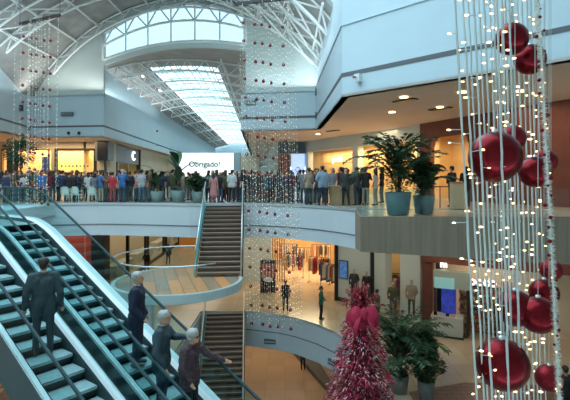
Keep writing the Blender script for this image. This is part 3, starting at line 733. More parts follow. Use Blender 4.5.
for i in range(5):
    u = -.75 + i * .26; kb('product_box', u, -.1, .95, (.14, .12, .12), M[['redball', 'white', 'black', 'warmwall', 'white'][i]])
t2 = thing('shop_sign', 'white glowing shop letters above the kiosk, partly hidden by hanging cords', 'sign', (8.3, 19.5, -3.9))
text_mesh('lettering', 'boco', (8.75, 19.9, -4.6), .55, M['signw'], t2, rk, .02, .012); text_mesh('lettering', 'm', (7.3, 20.7, -3.98), .42, M['signw'], t2, rk, .02, .012)
MB().bar((8.0, 20.35, -4.85), (9.6, 19.6, -4.85), .05).build('mounting_rail', M['dkmetal'], t2)
t = thing('shelf_unit', 'lit shelving full of small goods right of the kiosk', 'shelves', (9.0, 20.2, Z1))
c0 = Vector((9.2, 20.6, 0)); dd = Vector((math.cos(rk), math.sin(rk), 0)); nn_ = Vector((-dd.y, dd.x, 0))
box_obj('back_panel', c0 + nn_ * .25 + Vector((0, 0, -5.9)), (2.3, .06, 2.4), M['beige'], t, rk)
for k in range(6): box_obj('shelf', c0 + Vector((0, 0, -6.9 + k * .4)), (2.3, .45, .05), M['wood'], t, rk)
cols = ['warmwall', 'redball', 'white', 'redbrown', 'orange', 'kioskw', 'black']
M['orange'] = mat('orange_goods', (.7, .3, .08), .5)
pb = [mat('goods_%d' % i, c, .5) for i, c in enumerate(((.7, .3, .1), (.45, .05, .04), (.75, .7, .6), (.2, .1, .06), (.55, .4, .2)))]
for k in range(6):
    for i in range(13):
        if R.random() < .12: continue
        h = R.uniform(.14, .28); q = c0 + dd * (-1.02 + i * .17)
        o = box_obj('goods_box', q + Vector((0, 0, -6.875 + k * .4 + h / 2)), (.12, .2, h), R.choice(pb), None, rk)
        tag(o, 'small packaged goods standing on the lit shelving right of the kiosk', 'goods', 'goods on the lit shelving')
# clothes racks
gm = [mat('garment_%d' % i, c, .85) for i, c in enumerate(((.5, .04, .04), (.75, .68, .55), (.06, .05, .06), (.55, .38, .22), (.25, .2, .16), (.8, .75, .66), (.45, .08, .1), (.12, .16, .3)))]
def garment(L_):
    b = MB(); b.add([(-.02, -.06, 0), (.02, -.06, 0), (.03, -.22, -.1), (.045, -.24, -L_), (-.045, -.24, -L_), (-.03, -.22, -.1),
                     (-.02, .06, 0), (.02, .06, 0), (.03, .22, -.1), (.045, .24, -L_), (-.045, .24, -L_), (-.03, .22, -.1)],
                    [(0, 1, 7, 6), (1, 2, 8, 7), (2, 3, 9, 8), (3, 4, 10, 9), (4, 5, 11, 10), (5, 0, 6, 11), (0, 5, 4, 3, 2, 1), (6, 7, 8, 9, 10, 11)])
    b.tube([(0, -.2, -.08), (0, 0, .03), (0, .2, -.08)], .012, 4)
    return b
gproto = [garment(L_).build('garment_mesh', gm[0]).data for L_ in (.75, 1.1, .9)]
for o in [x for x in bpy.data.objects if x.name.startswith('garment_mesh')]: bpy.data.objects.remove(o)
racks = [(.55, 31.8, 0.2, 'clothes rail nearest the brown slatted screen'), (1.3, 34.5, -.1, 'clothes rail deep in the middle of the clothes shop'), (2.3, 30.4, -.5, 'clothes rail of mixed garments at the front of the clothes shop'),
         (2.75, 28.2, -.9, 'clothes rail beside the black pillar of the clothes shop'), (.3, 36.5, 0, 'clothes rail against the back wall on the left of the clothes shop'), (2.9, 36.2, 0, 'clothes rail against the back wall on the right of the clothes shop'),
         (5.85, 24.2, -.6, 'clothes rail inside the dim menswear shop'), (6.0, 25.3, -.2, 'clothes rail in the rear of the dim menswear shop')]
for ri, (x, y, rz, lab) in enumerate(racks):
    t = thing('clothes_rack', lab, 'clothes rail', (x, y, Z1)); wd = 1.5 if ri not in (6, 7) else 1.1; hh = 1.75
    dx = Vector((math.cos(rz), math.sin(rz), 0)); c = Vector((x, y, Z1))
    MB().tube([c - dx * wd / 2 + Vector((0, 0, hh)), c + dx * wd / 2 + Vector((0, 0, hh))], .02).build('rail', M['dkmetal'], t)
    for s_ in (-1, 1):
        n_ = Vector((-dx.y, dx.x, 0)) * .25; q = c + dx * wd / 2 * s_
        MB().tube([q, q + Vector((0, 0, hh))], .02).build('upright', M['dkmetal'], t); MB().tube([q - n_ + Vector((0, 0, .02)), q + n_ + Vector((0, 0, .02))], .02).build('foot', M['dkmetal'], t)
    for i in range(9):
        me = gproto[(i + ri) % 3]; o = bpy.data.objects.new('garment', me); COL.objects.link(o)
        o.location = c + dx * (-wd / 2 + .1 + i * (wd - .2) / 8) + Vector((0, 0, hh - .05)); o.rotation_euler = (0, 0, rz + R.uniform(-.2, .2))
        o.material_slots[0].link = 'OBJECT'; o.material_slots[0].material = R.choice(gm)
        tag(o, 'garment hanging on the ' + lab.replace(' of mixed garments', '').replace(' of the clothes shop', '').replace('in the middle', 'amid').replace(' at the front', ' in front').replace('against the back wall on the', 'at the back'), 'garment', 'garments on the ' + lab)
# wall lights above the clothes
for i in range(4):
    p = (.2 + i * .85, 29.5 - i * .85 + 1.5, CZ1 - .04); o = MB().lathe([(0, 0), (.1, 0), (.1, .04)], p, 10).build('downlight', M['spot'])
    tag(o, 'round downlight in the clothes shop ceiling, %s from the left' % ['first', 'second', 'third', 'fourth'][i], 'ceiling light', 'clothes shop downlights')
# middle-level air vents on the pale fascia
for (px, py, d, lab, rz) in ((270, 341.5, 23.55, 'dark rectangular vent on the lower curved fascia under the hanging lights', -.15), (333, 363, 20.55, 'dark rectangular vent on the lower curved fascia left of the pink tree', -.98)):
    p = P(px, py, d); t = thing('air_vent', lab, 'vent', p); box_obj('vent_frame', p, (.62, .12, .24), M['groove'], t, rz); box_obj('slat', p + Vector((math.sin(rz) * .07, -math.cos(rz) * .07, 0)), (.55, .02, .03), M['alu'], t, rz)

# ============================================================ STAIRS AND PLATFORM
def staircase(label, tc, bc, zt, zb, w_, n):
    root = thing('staircase', label, 'staircase', (bc[0], bc[1], zb)); tc, bc = Vector((*tc, 0)), Vector((*bc, 0))
    dv = (bc - tc) / n; fw = dv.normalized(); sd = Vector((-fw.y, fw.x, 0)) * w_ / 2; dz = (zt - zb) / n
    for i in range(1, n):
        c = tc + dv * (i - .0); z = zt - dz * i; b = MB()
        a0, a1 = c - dv * 0.0, c + dv * 1.08
        b.hexa([a0 - sd + Vector((0, 0, z - .07)), a1 - sd + Vector((0, 0, z - .07)), a1 + sd + Vector((0, 0, z - .07)), a0 + sd + Vector((0, 0, z - .07)),
                a0 - sd + Vector((0, 0, z)), a1 - sd + Vector((0, 0, z)), a1 + sd + Vector((0, 0, z)), a0 + sd + Vector((0, 0, z))], 1)
        r0 = c + dv * .0; r1 = c + dv * .04
        b.hexa([r0 - sd + Vector((0, 0, z)), r1 - sd + Vector((0, 0, z)), r1 + sd + Vector((0, 0, z)), r0 + sd + Vector((0, 0, z)),
                r0 - sd + Vector((0, 0, z + dz - .07)), r1 - sd + Vector((0, 0, z + dz - .07)), r1 + sd + Vector((0, 0, z + dz - .07)), r0 + sd + Vector((0, 0, z + dz - .07))], 0)
        n0, n1 = a1 - dv * .14, a1
        b.hexa([n0 - sd + Vector((0, 0, z)), n1 - sd + Vector((0, 0, z)), n1 + sd + Vector((0, 0, z)), n0 + sd + Vector((0, 0, z)), n0 - sd + Vector((0, 0, z + .006)), n1 - sd + Vector((0, 0, z + .006)), n1 + sd + Vector((0, 0, z + .006)), n0 + sd + Vector((0, 0, z + .006))], 2)
        b.build('step', [M['darkwood'], M['treadmat'], mat('pale_nosing_strip', (.66, .48, .34), .5)], root)
    for s_ in (-1, 1):
        q = sd * (1 + .06) * s_; b = MB(); e = sd.normalized() * .06 * s_
        P0, P1 = tc + q, bc + q
        b.hexa([P0 + Vector((0, 0, zt - .45)), P1 + Vector((0, 0, zb - .02 + .0)), P1 + e + Vector((0, 0, zb - .02)), P0 + e + Vector((0, 0, zt - .45)),
                P0 + Vector((0, 0, zt + .08)), P1 + Vector((0, 0, zb + .3)), P1 + e + Vector((0, 0, zb + .3)), P0 + e + Vector((0, 0, zt + .08))])
        b.build('stringer', M['glassedge'] if s_ < 0 else M['dkmetal'], root)
        g_ = MB(); g_.quad(P0 + Vector((0, 0, zt)), P1 + Vector((0, 0, zb)), P1 + Vector((0, 0, zb + 1.0)), P0 + Vector((0, 0, zt + 1.0))); gs_ = g_.build('glass_side', M['glass'], root)
        MB().tube([P0 + Vector((0, 0, zt + 1.02)), P1 + Vector((0, 0, zb + 1.02))], .03).build('handrail', M['alu'], gs_)
    return root
staircase('upper flight of dark stairs with pale nosings down to the round landing', (-2.82, 20.85), (-2.5, 16.95), Z2, -3.72, 1.62, 16)
staircase('lower flight of dark stairs from the middle floor down to the ground floor', (-3.2, 24.0), (-2.45, 15.0), Z1, Z0, 1.9, 36)
t = thing('round_landing', 'round wooden stair landing with pale rim and glass railing', 'landing', (-3.9, 16.5, -4.0))
pl = mat('sun_striped_planks', (.5, .3, .16), .4)
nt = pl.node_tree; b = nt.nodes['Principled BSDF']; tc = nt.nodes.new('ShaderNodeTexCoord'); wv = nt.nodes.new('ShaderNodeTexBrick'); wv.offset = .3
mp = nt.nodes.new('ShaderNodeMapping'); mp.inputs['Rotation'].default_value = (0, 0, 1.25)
wv.inputs['Color1'].default_value = (.62, .26, .09, 1); wv.inputs['Color2'].default_value = (.22, .20, .16, 1); wv.inputs['Mortar'].default_value = (.2, .12, .07, 1)  # plank stripes in orange and grey also stand in for sun patches
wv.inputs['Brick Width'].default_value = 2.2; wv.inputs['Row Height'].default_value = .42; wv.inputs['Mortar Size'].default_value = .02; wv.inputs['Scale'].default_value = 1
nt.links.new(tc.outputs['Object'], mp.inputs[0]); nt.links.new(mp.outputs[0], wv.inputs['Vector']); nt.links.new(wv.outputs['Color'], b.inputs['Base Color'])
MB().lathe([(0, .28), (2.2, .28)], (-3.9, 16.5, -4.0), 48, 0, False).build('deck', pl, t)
MB().lathe([(2.2, .29), (2.32, .29), (2.34, .0), (2.1, -.08), (0, -.08)], (-3.9, 16.5, -4.0), 48, 0, False).build('rim', mat('pale_teal_rim', (.42, .52, .52), .4), t)
gp = [(-3.9 + 2.25 * math.cos(a), 16.5 + 2.25 * math.sin(a)) for a in [math.radians(38 - i * 11.5) - PI * 0 for i in range(0)]]
segs = [math.radians(a) for a in range(75, 330, 15)]
for i in range(len(segs) - 1):
    a, b_ = segs[i], segs[i + 1]; a2 = b_ - .02
    pts = [(-3.9 + 2.25 * math.cos(a + (a2 - a) * k / 3), 16.5 + 2.25 * math.sin(a + (a2 - a) * k / 3)) for k in range(4)]
    g_ = MB()
    for k in range(3): g_.quad((*pts[k], -3.72), (*pts[k + 1], -3.72), (*pts[k + 1], -2.85), (*pts[k], -2.85))
    g_.build('glass_panel', M['clear'], t)
MB().tube([(-3.9 + 2.25 * math.cos(a), 16.5 + 2.25 * math.sin(a), -2.83) for a in segs], .025).build('top_rail', M['alu'], t)
MB().tube([(-5.1, 17.0, -4.05), (-5.1, 17.0, Z1)], .16, 14).build('support_column', M['whitemetal'], t)

# ============================================================ BALUSTRADES
def balustrade(name, label, pts, z, h, n_per=1.5, gm_='glass', rail=True, posts=False):
    t = thing(name, label, 'glass balustrade', (pts[0][0], pts[0][1], z), 'glass balustrades')
    for i in range(len(pts) - 1):
        a, b_ = Vector((*pts[i], 0)), Vector((*pts[i + 1], 0)); L_ = (b_ - a).length; k = max(1, round(L_ / n_per)); d_ = (b_ - a) / k; pn = Vector((-d_.y, d_.x, 0)).normalized() * .01
        for j in range(k):
            p0, p1 = a + d_ * j + d_ * .01, a + d_ * (j + 1) - d_ * .01
            q = MB(); q.hexa([p0 - pn + Vector((0, 0, z)), p1 - pn + Vector((0, 0, z)), p1 + pn + Vector((0, 0, z)), p0 + pn + Vector((0, 0, z)), p0 - pn + Vector((0, 0, z + h)), p1 - pn + Vector((0, 0, z + h)), p1 + pn + Vector((0, 0, z + h)), p0 + pn + Vector((0, 0, z + h))])
            q.f = q.f[2:3]; q.m = q.m[2:3]; q.sm = q.sm[2:3]
            q.build('glass_panel', M[gm_], t)
            if posts: MB().tube([p0 + Vector((0, 0, z)), p0 + Vector((0, 0, z + h))], .02, 5).build('post', M['alu'], t)
    if rail: MB().tube([(p[0], p[1], z + h) for p in pts], .018, 5).build('top_rail', M['alu'] if gm_ != 'glass' else M['glassedge'], t)
    return t
up = lambda L_, o: [(p[0], p[1] + o) for p in L_]
balustrade('glass_balustrade', 'glass balustrade along the left upper gallery in front of the crowd', up(EDGE_L[2:8], .12), Z2, .8, 1.5, 'clear', False)
balustrade('glass_balustrade', 'glass balustrade of the upper gallery right of the stairs', up(EDGE_R, .12), Z2, .85, 1.5, 'clear', False)
balustrade('glass_balustrade', 'teal glass balustrade on the concrete gallery in front of the planters', [(2.75, 17.3), (2.42, 14.05), (4.2, 14.05)], Z2, .85, 1.6, 'glass', False)
balustrade('glass_balustrade', 'clear glass balustrade on the concrete gallery behind the hanging baubles', [(4.3, 14.05), (15, 14.05)], Z2, .85, 1.6, 'clear', False)
balustrade('glass_balustrade', 'curved glass balustrade of the middle floor beside the pink tree', [(p[0] + .08, p[1] + .08) for p in E1[3:14]], Z1, 1.0, 1.5, 'clear', False)
t = balustrade('glass_balustrade', 'glass balustrade beside the escalator landing at far left', [(-9.3, 17.3), (-10.2, 19.3), (-11.0, 21.0)], Z2, .8, 1.5, 'clear')
# ============================================================ ESCALATORS
SB = (7.1 - 2.97) / .44
def ez(s):
    if s < STOP - .8: return -1.2
    if s < STOP + .8: return -1.2 - .44 * (s - (STOP - .8))**2 / 3.2
    if s > SB + .8: return -7.1
    if s > SB - .8: return -7.1 + .44 * ((SB + .8) - s)**2 / 3.2
    return -2.97 - .44 * s
def ep(wv, s, h):
    p = esc(wv, s, 0); p.z = ez(s) + h; return p
SS = [STOP - 2.3, STOP - 1.6, STOP - .8, STOP - .5, STOP - .2, STOP + .1, STOP + .45, STOP + .8, STOP + 3, STOP + 6, STOP + 9, SB - .8, SB - .4, SB, SB + .4, SB + .8, SB + 1.9]
def sweep(prof, smooth=False, closed=True, mi=0):
    m = MB(); n = len(prof); vs = []; fs = []
    for s in SS:
        for (wv, h) in prof: vs.append(ep(wv, s, h))
    for i in range(len(SS) - 1):
        for k in range(n if closed else n - 1):
            k2 = (k + 1) % n; fs.append((i * n + k, i * n + k2, (i + 1) * n + k2, (i + 1) * n + k))
    if closed and n > 2: fs.append(tuple(range(n))); fs.append(tuple((len(SS) - 1) * n + k for k in reversed(range(n))))
    return m.add(vs, fs, mi, smooth)
deckm = M['whitemetal']; clad = mat('teal_grey_cladding', (.07, .14, .16), .35, .3)
def escalator(label, c, wl, wr):
    base = ep(c, SB, 0); t = thing('escalator', label, 'escalator', base)
    for i in range(int((SB - STOP) / .4)):
        s = STOP + .4 * (i + 1) + .02; b = MB(); z = -2.97 - .44 * (s) + .02
        A0, A1, B0, B1 = (esc(c - .36, s - .4, 0), esc(c + .36, s - .4, 0), esc(c - .36, s, 0), esc(c + .36, s, 0))
        f = lambda p, zz: (p.x, p.y, zz)
        b.hexa([f(A0, z - .05), f(A1, z - .05), f(B1, z - .05), f(B0, z - .05), f(A0, z), f(A1, z), f(B1, z), f(B0, z)], 0)
        C0, C1 = esc(c - .36, s - .07, 0), esc(c + .36, s - .07, 0)
        b.add([f(B0, z - .02), f(B1, z - .02), f(C1, z - .18), f(C0, z - .18)], [(0, 1, 2, 3)], 1)
        b.add([f(esc(c - .36, s - .03, 0), z + .002), f(esc(c + .36, s - .03, 0), z + .002), f(B1, z + .002), f(B0, z + .002)], [(0, 1, 2, 3)], 2)
        b.build('step', [M['step'], M['riser'], M['alu']], t)
    for sg in (-1, 1):
        e = wl if sg < 0 else wr
        sweep([(c + sg * .375, .06), (c + sg * .395, .10), (c + sg * .395, -.3), (c + sg * .375, -.3)]).build('skirt', M['riser'], t)
        sweep([(c + sg * .40, .08), (c + sg * (.40 + e * .3), .13), (c + sg * (.40 + e), .13), (c + sg * (.40 + e), .07), (c + sg * .40, .03)]).build('deck', deckm, t)
        g = sweep([(c + sg * .50, .1), (c + sg * .50, .90)], closed=False); gb_ = g.build('glass_balustrade', M['glass'], t)
        pts = [ep(c + sg * .50, s, .93) for s in SS]
        def newel(end, dirn):
            p = pts[0] if end == 0 else pts[-1]; d = (EU if end == 0 else -EU); out = []
            for k in range(1, 7):
                a = PI * k / 6; out.append(p + d * math.sin(a) * .36 + Vector((0, 0, -.36 + .36 * math.cos(a))))
            return out
        MB().tube(list(reversed(newel(0, 1))) + pts + newel(1, 1), .027, 8).build('handrail', M['rail'], gb_)
        sweep([(c + sg * (.40 + e), .07), (c + sg * (.40 + e + .012), .07), (c + sg * (.40 + e + .012), -.75), (c + sg * (.40 + e), -.75)]).build('side_cladding', clad, t)
    sweep([(c - .40 - wl, -.75), (c + .40 + wr, -.75), (c + .40 + wr, -.78), (c - .40 - wl, -.78)]).build('underside', clad, t)
    for (s0, s1, z, nm_) in ((STOP - 2.6, STOP - .0, -1.2 + .015, 'landing_plate'), (SB, SB + 2.2, -7.1 + .015, 'landing_plate')):
        b = MB(); a = [esc(c - .4, s0, 0), esc(c + .4, s0, 0), esc(c + .4, s1, 0), esc(c - .4, s1, 0)]
        b.prism([(p.x, p.y) for p in a], z - .02, z); b.build(nm_, M['alu'], t)
    return t
escalator('nearer escalator carrying the lone man seen from behind', -.03, .10, .13)
escalator('farther escalator carrying the three people going down', 1.27, .11, .24)
# ============================================================ HANGING LIGHTS
def far_curtain(label, cols, px0, px1, nstr, d, y0, dy, rows, ybot, lean, bar, seed):
    r = random.Random(seed)
    t = thing('light_curtain', label, 'light curtain', P((bar[0][0] + bar[1][0]) / 2, (bar[0][1] + bar[1][1]) / 2, d))
    MB().bar(P(*bar[0], d + .3), P(*bar[1], d - .3), .13, .1).build('support_bar', M['black'], t)
    for q, rr in ((bar[0], .2), (bar[1], .8)):
        p = P(*q, d); MB().tube([p, (p.x, p.y, 11.5)], .012, 4).build('suspension_cable', M['dkmetal'], t)
    zb = P(0, ybot, d).z
    ytop = bar[0][1]
    for i in range(nstr):
        px = px0 + (px1 - px0) * (i + .5) / nstr + r.uniform(-.6, .6); dd = d + r.uniform(-.6, .6)
        zt = P(0, bar[0][1] + (bar[1][1] - bar[0][1]) * (i + .5) / nstr, d).z
        b = MB(); X = (px - 285) / F * d; zz = zt; lx = lean / F * d
        xa = lambda z: X + lx * (zt - z) / (zt - zb)
        ze = zb + r.uniform(0, .5)
        b.tube([(xa(zt), dd, zt), (xa(ze), dd, ze)], .0045, 3, 0, False, False)
        z = zt - r.uniform(.1, .3)
        while z > ze:
            b.oct((xa(z), dd, z), .013 if r.random() < .85 else .019, 1); z -= r.uniform(.16, .3)
        b.build('light_strand', [M['thinwire'], M['bulb2']], t)
    zt = P(0, y0, d).z; st = dy / F * d; first = None
    zt0 = P(0, ytop, d).z
    for j in range(rows):
        z = zt - st * j
        for i, cx in enumerate(cols):
            X = (cx - 285) / F * d + lean / F * d * (zt0 - z) / (zt0 - zb)
            if first is None:
                first = MB().sphere((0, 0, 0), .068, 12, 8); first.lathe([(.012, .07), (.012, .1)], (0, 0, 0), 6); first = first.build('bauble', M['smallred']); o = first
            else: o = first.copy(); COL.objects.link(o)
            o.parent = t; o.location = Vector((X, d - .1 + .1 * (i % 2), z - .05 * i)) - t.location
far_curtain('long central curtain of hanging fairy lights with rows of small red baubles', (243, 254, 261.5, 269, 282), 238, 294, 26, 18, 23, 18.75, 17, 331, 9, ((235, 4), (292, -2)), 3)
far_curtain('shorter left curtain of hanging fairy lights with rows of small red baubles', (25, 31.5, 38, 44.5, 52), 21, 57, 18, 20.4, 37, 16.3, 11, 222, -3, ((20, 24), (60, 15)), 4)

# ---- near hanging cords, baubles, garland
def bauble(px, py, r, d, label, gl=0):
    p = P(px, py, d); rr = r / F * d
    t = thing('bauble', label, 'bauble', p)
    bl = MB().sphere(p, rr, 40, 24).build('ball', [M['redball'], M['redball2']][gl], t)
    MB().lathe([(rr * .13, rr * .93), (rr * .13, rr * 1.1), (0, rr * 1.12)], p, 12).build('cap', M['alu'], bl)
    MB().tube([p + Vector((0, 0, rr * 1.1)), (p.x, p.y, 6.5)], .003, 5).build('hanging_wire', M['wire'], bl)
bauble(495, 157, 25.5, 2.75, 'largest shiny red bauble in the upper half, at the level of the planters')
bauble(511.5, 39, 16, 4.2, 'dark red bauble highest in the photo behind the cords')
bauble(530, 59.5, 15, 4.5, 'dark red bauble overlapping just below right of the highest one')
bauble(512, 138, 13, 4.6, 'red bauble half hidden above right of the largest upper one', 1)
bauble(535, 172, 15.5, 3.9, 'dark red bauble right of the largest upper one', 0)
bauble(545, 161, 11.5, 4.6, 'small glittery red bauble touching the one right of the largest upper bauble', 1)
bauble(502, 364, 25.5, 2.75, 'largest red bauble at the bottom, lowest left')
bauble(515, 308, 18, 3.8, 'red bauble above the largest lower one, left of an overlapping pair', 0)
bauble(538, 315, 18, 3.7, 'red bauble on the right of the overlapping pair above the largest lower one', 0)
bauble(544, 293, 14, 4.3, 'red bauble just above the overlapping lower pair', 0)
bauble(551, 270, 10.5, 4.9, 'smallest red bauble of the lower group, topmost of it', 1)
bauble(549, 378, 13, 4.2, 'glittery red bauble at lower right beside the garland', 1)
cords = [(455, 477, 2.5, 1.7), (463, 484, 2.7, 1.5), (468, 488, 2.9, 1.2), (474, 492, 2.6, 1.6), (479, 496, 3.1, 1.3), (484, 500, 2.8, 1.5), (490, 503, 3.3, 1.2), (497, 509, 2.6, 1.8),
         (502, 513, 2.9, 1.7), (505, 517, 5.0, 1.6), (509, 521, 2.7, 1.7), (512, 525, 5.0, 1.4), (517, 529, 5.3, 1.5), (522, 534, 5.1, 1.2), (527, 538, 5.4, 1.2), (531, 541, 5.2, 1.1), (536, 546, 5.5, 1.0), (494, 506, 4.9, 1.0)]
bm_ = MB().sphere((0, 0, 0), .0068, 8, 6, 0, (2.0, .9, .9)); bproto = bm_.build('fairy_bulb', M['bulb']); bdata = bproto.data; bpy.data.objects.remove(bproto)
rc = random.Random(11)
pos_words = ['leftmost hanging frosted cord of fairy lights'] + ['hanging frosted cord of fairy lights, %s from the left of the near cluster' % w for w in
    ('second', 'third', 'fourth', 'fifth', 'sixth', 'seventh', 'ninth', 'tenth', 'eleventh', 'twelfth', 'thirteenth', 'fourteenth', 'fifteenth', 'sixteenth', 'seventeenth')] + ['rightmost hanging frosted cord of fairy lights', 'hanging frosted cord of fairy lights, eighth from the left of the near cluster']
for i, (xa, xb, d, wpx) in enumerate(cords):
    a, b = P(xa, 0, d), P(xb, 400, d); dv = (b - a)
    t = thing('fairy_light_strand', pos_words[i], 'light strand', b + dv * .6, 'near hanging cords of fairy lights')
    pts = []; n = 60; rr = []
    for k in range(n + 1):
        u = -.9 + 2.4 * k / n; p = a + dv * u + Vector((rc.gauss(0, .0012), rc.gauss(0, .0015), 0)); pts.append(p); rr.append(1.25 * wpx / 2 / F * d * rc.uniform(.85, 1.2))
    MB().tube(pts, rr, 6).build('cord', M['wire'], t)
    nb = 14 if i < 8 else 17
    for k in range(nb):
        u = (k + rc.random()) / nb * 1.1 - .05; p = a + dv * u; an = rc.choice((0, PI)) + rc.gauss(0, .5); l = rc.uniform(.012, .05) if rc.random() < .8 else .07
        q = p + Vector((math.cos(an) * l, math.sin(an) * l, rc.uniform(-.006, .01)))
        o = bpy.data.objects.new('fairy_bulb', bdata); COL.objects.link(o); o.parent = t; o.location = q - t.location; o.rotation_euler = (0, 0, an)
        s_ = rc.uniform(.6, 1.15) * d / 2.8; o.scale = (s_, s_, s_)
        MB().tube([p, q], .0022, 4).build('twig_wire', M['wire'], t)
# garland
ga, gb = P(537, -30, 3.3), P(561, 440, 3.3); dv = gb - ga
t = thing('berry_garland', 'white frosted garland with red berries hanging at far right', 'garland', gb)
g = MB(); L_ = dv.length
g.tube([ga - dv * .5, gb], .006, 5)
nrm = 5000
for k in range(nrm):
    u = rc.random(); p = ga + dv * u; a = rc.uniform(0, 2 * PI); l = rc.uniform(.012, .034); q = p + Vector((math.cos(a) * l, math.sin(a) * l, rc.uniform(-.012, .012)))
    w_ = Vector((-math.sin(a), math.cos(a), .3)) * .0032
    g.add([p - w_, p + w_, q + w_ * .6, q - w_ * .6], [(0, 1, 2, 3)])
g.build('frosted_tinsel', mat('frosted_tinsel', (.85, .86, .80), .7), t)
for k in range(44):
    u = (k + rc.random() * .7) / 44; p = ga + dv * u; a = rc.uniform(0, 2 * PI); l = .026
    c = p + Vector((math.cos(a) * l, math.sin(a) * l * .7, 0)); MB().sphere(c, rc.uniform(.009, .016), 10, 8).build('berry', M['redball2'], t)
for k in range(26):
    u = rc.random(); p = ga + dv * u; a = rc.uniform(0, 2 * PI); o = bpy.data.objects.new('fairy_bulb', bdata); COL.objects.link(o); o.parent = t; o.location = p + Vector((math.cos(a) * .02, math.sin(a) * .02, 0)) - t.location; o.scale = (.4, .6, .6)
# dark support hoop overhead carrying cords and baubles
h = P(505, -330, 3.2)
tag(MB().tube([(h.x + .55 * math.cos(a), 3.9 + 1.75 * math.sin(a), 2.9) for a in [2 * PI * k / 32 for k in range(33)]], .02, 6).build('support_hoop', M['dkmetal']), 'dark metal hoop above the frame carrying the hanging cords', 'hoop')

# ============================================================ PLANTS
def leaflet(b, p, d, l, w, mi=0):
    d = d.normalized(); s_ = d.cross(Vector((0, 0, 1)));
    if s_.length < .01: s_ = Vector((1, 0, 0))
    s_ = s_.normalized() * w; mid = p + d * l * .45 + Vector((0, 0, l * .05)); tip = p + d * l - Vector((0, 0, l * .22))
    b.add([p, mid - s_, tip, mid + s_], [(0, 1, 2, 3)], mi)
def frond(b, base, az, el, L_, r, nl=14, ll=.3, lw=.03, droop=.9, mi=0):
    pts = []; p = Vector(base); e = el
    for k in range(9):
        pts.append(p.copy()); p += Vector((math.cos(az) * math.cos(e), math.sin(az) * math.cos(e), math.sin(e))) * L_ / 8; e -= droop / 8 * (1 + k * .12)
    b.tube(pts, [.014 * (1 - .08 * k) for k in range(9)], 4, mi)
    for k in range(nl):
        u = .18 + .82 * k / nl; i = min(7, int(u * 8)); f_ = u * 8 - i; q = pts[i].lerp(pts[i + 1], f_); t_ = (pts[i + 1] - pts[i]).normalized()
        sd = t_.cross(Vector((0, 0, 1))).normalized()
        for s_ in (-1, 1):
            dd = (sd * s_ + t_ * .7 + Vector((0, 0, r.uniform(-.1, .25)))).normalized(); leaflet(b, q, dd, ll * (1 - .55 * abs(u - .4)) * r.uniform(.8, 1.15), lw, mi)
